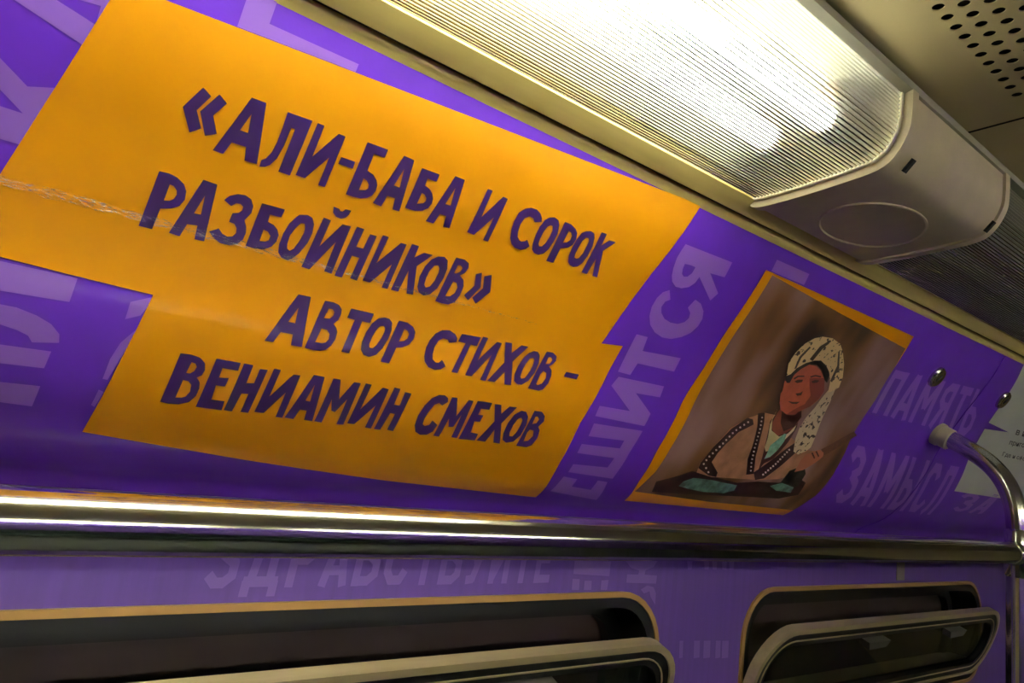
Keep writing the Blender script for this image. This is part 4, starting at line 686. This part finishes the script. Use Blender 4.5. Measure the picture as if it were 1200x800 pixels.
# ---------------------------------------------------------------- framed picture of a player in a turban
pic = empty('picture', anchor('border'), 'printed picture of a turbaned man with a lute, inside an orange border', 'picture')
cove_print('border', DATA['border'], YELLOW, .0006, pic)
PR = dict(rough=.45, coat=.5, coat_rough=.10)
def streak_mat():
    m = mat('picture_backdrop', (110, 80, 72), noise=.3, scale=5, **PR)
    nt = m.node_tree; mp = [n for n in nt.nodes if n.type == 'MAPPING'][0]; mp.inputs['Scale'].default_value = (2.6, .8, 1.2); mp.inputs['Rotation'].default_value = (0, math.radians(14), 0)
    nz = [n for n in nt.nodes if n.type == 'TEX_NOISE'][0]; nz.inputs['Detail'].default_value = 2.2; nz.inputs['Scale'].default_value = 4.2; nz.inputs['Roughness'].default_value = .45
    r = [n for n in nt.nodes if n.type == 'VALTORGB'][0]; el = r.color_ramp.elements
    el[0].position = .34; el[0].color = lin((46, 26, 24))+(1,); el[1].position = .70; el[1].color = lin((150, 116, 116))+(1,)
    e2 = el.new(.47); e2.color = lin((112, 72, 40))+(1,); e3 = el.new(.58); e3.color = lin((132, 96, 92))+(1,)
    return m
def spot_mat(name, base, spot, scale, thr):
    m = mat(name, base, **PR); nt = m.node_tree; b = nt.nodes['Principled BSDF']
    tc = [n for n in nt.nodes if n.type == 'TEX_COORD'][0]
    v = nt.nodes.new('ShaderNodeTexNoise'); v.inputs['Scale'].default_value = scale; v.inputs['Detail'].default_value = 2
    r = nt.nodes.new('ShaderNodeValToRGB'); r.color_ramp.elements[0].position = thr; r.color_ramp.elements[1].position = thr+.05
    r.color_ramp.elements[0].color = lin(spot)+(1,); r.color_ramp.elements[1].color = lin(base)+(1,)
    nt.links.new(tc.outputs['Object'], v.inputs['Vector']); nt.links.new(v.outputs['Fac'], r.inputs[0]); nt.links.new(r.outputs[0], b.inputs['Base Color'])
    return m
backdrop = cove_print('picture_print', DATA['print'], streak_mat(), .0009, pic)
FIG = [('sash', 'dark_cloth', mat('print_dark_cloth', (48, 22, 24), noise=.4, scale=60, **PR)),
       ('robe', 'robe', mat('print_robe', (168, 116, 88), noise=.22, scale=45, **PR)),
       ('cuff', 'cuff', mat('print_cuff', (44, 40, 30), noise=.4, scale=70, **PR)),
       ('cloth', 'green_cloth', mat('print_green_cloth', (86, 124, 112), noise=.55, scale=70, **PR)),
       ('chest', 'waistcoat', mat('print_waistcoat', (74, 34, 30), noise=.2, scale=60, **PR)),
       ('band', 'robe_edging', mat('print_edging', (52, 24, 28), **PR)),
       ('shirt', 'shirt', mat('print_shirt', (226, 208, 164), noise=.08, scale=60, **PR)),
       ('neck', 'neck', mat('print_neck', (134, 66, 52), **PR)),
       ('neckshade', 'neck_shadow_print', mat('print_neck_dark', (64, 26, 24), **PR)),
       ('scarf', 'scarf', mat('print_scarf', (120, 172, 150), noise=.35, scale=110, **PR)),
       ('dot', 'edging_dots', mat('print_dots', (214, 196, 190), **PR)),
       ('face', 'face', mat('print_face', (176, 84, 62), noise=.15, scale=80, **PR)),
       ('shade', 'cheek', mat('print_cheek', (132, 58, 48), **PR)),
       ('feature', 'facial_features', mat('print_features', (58, 24, 22), **PR)),
       ('tail', 'turban_tail', spot_mat('print_turban_tail', (206, 184, 152), (64, 48, 50), 130, .38)),
       ('hair', 'hair', mat('print_hair', (22, 18, 20), **PR)),
       ('turban', 'turban', spot_mat('print_turban', (232, 200, 148), (70, 52, 54), 120, .36)),
       ('fold', 'turban_folds', mat('print_folds', (70, 52, 44), **PR)),
       ('neckboard', 'lute_neck', mat('print_lute', (92, 52, 34), noise=.2, scale=90, **PR)),
       ('hand', 'hand', mat('print_hand', (172, 98, 74), **PR)),
       ('finger', 'finger_lines', mat('print_fingers', (92, 44, 36), **PR))]
for i, (k, nm, m) in enumerate(FIG):
    if k == 'dot': cove_print(nm, DATA['fig_'+k], m, .0010+.00006*i, backdrop)['kind'] = 'stuff'
    else:
        for g in DATA['fig_'+k]: cove_print(nm, [g], m, .0010+.00006*i, backdrop)

crease(1.06, 1.20, .0008, .0016, pic)
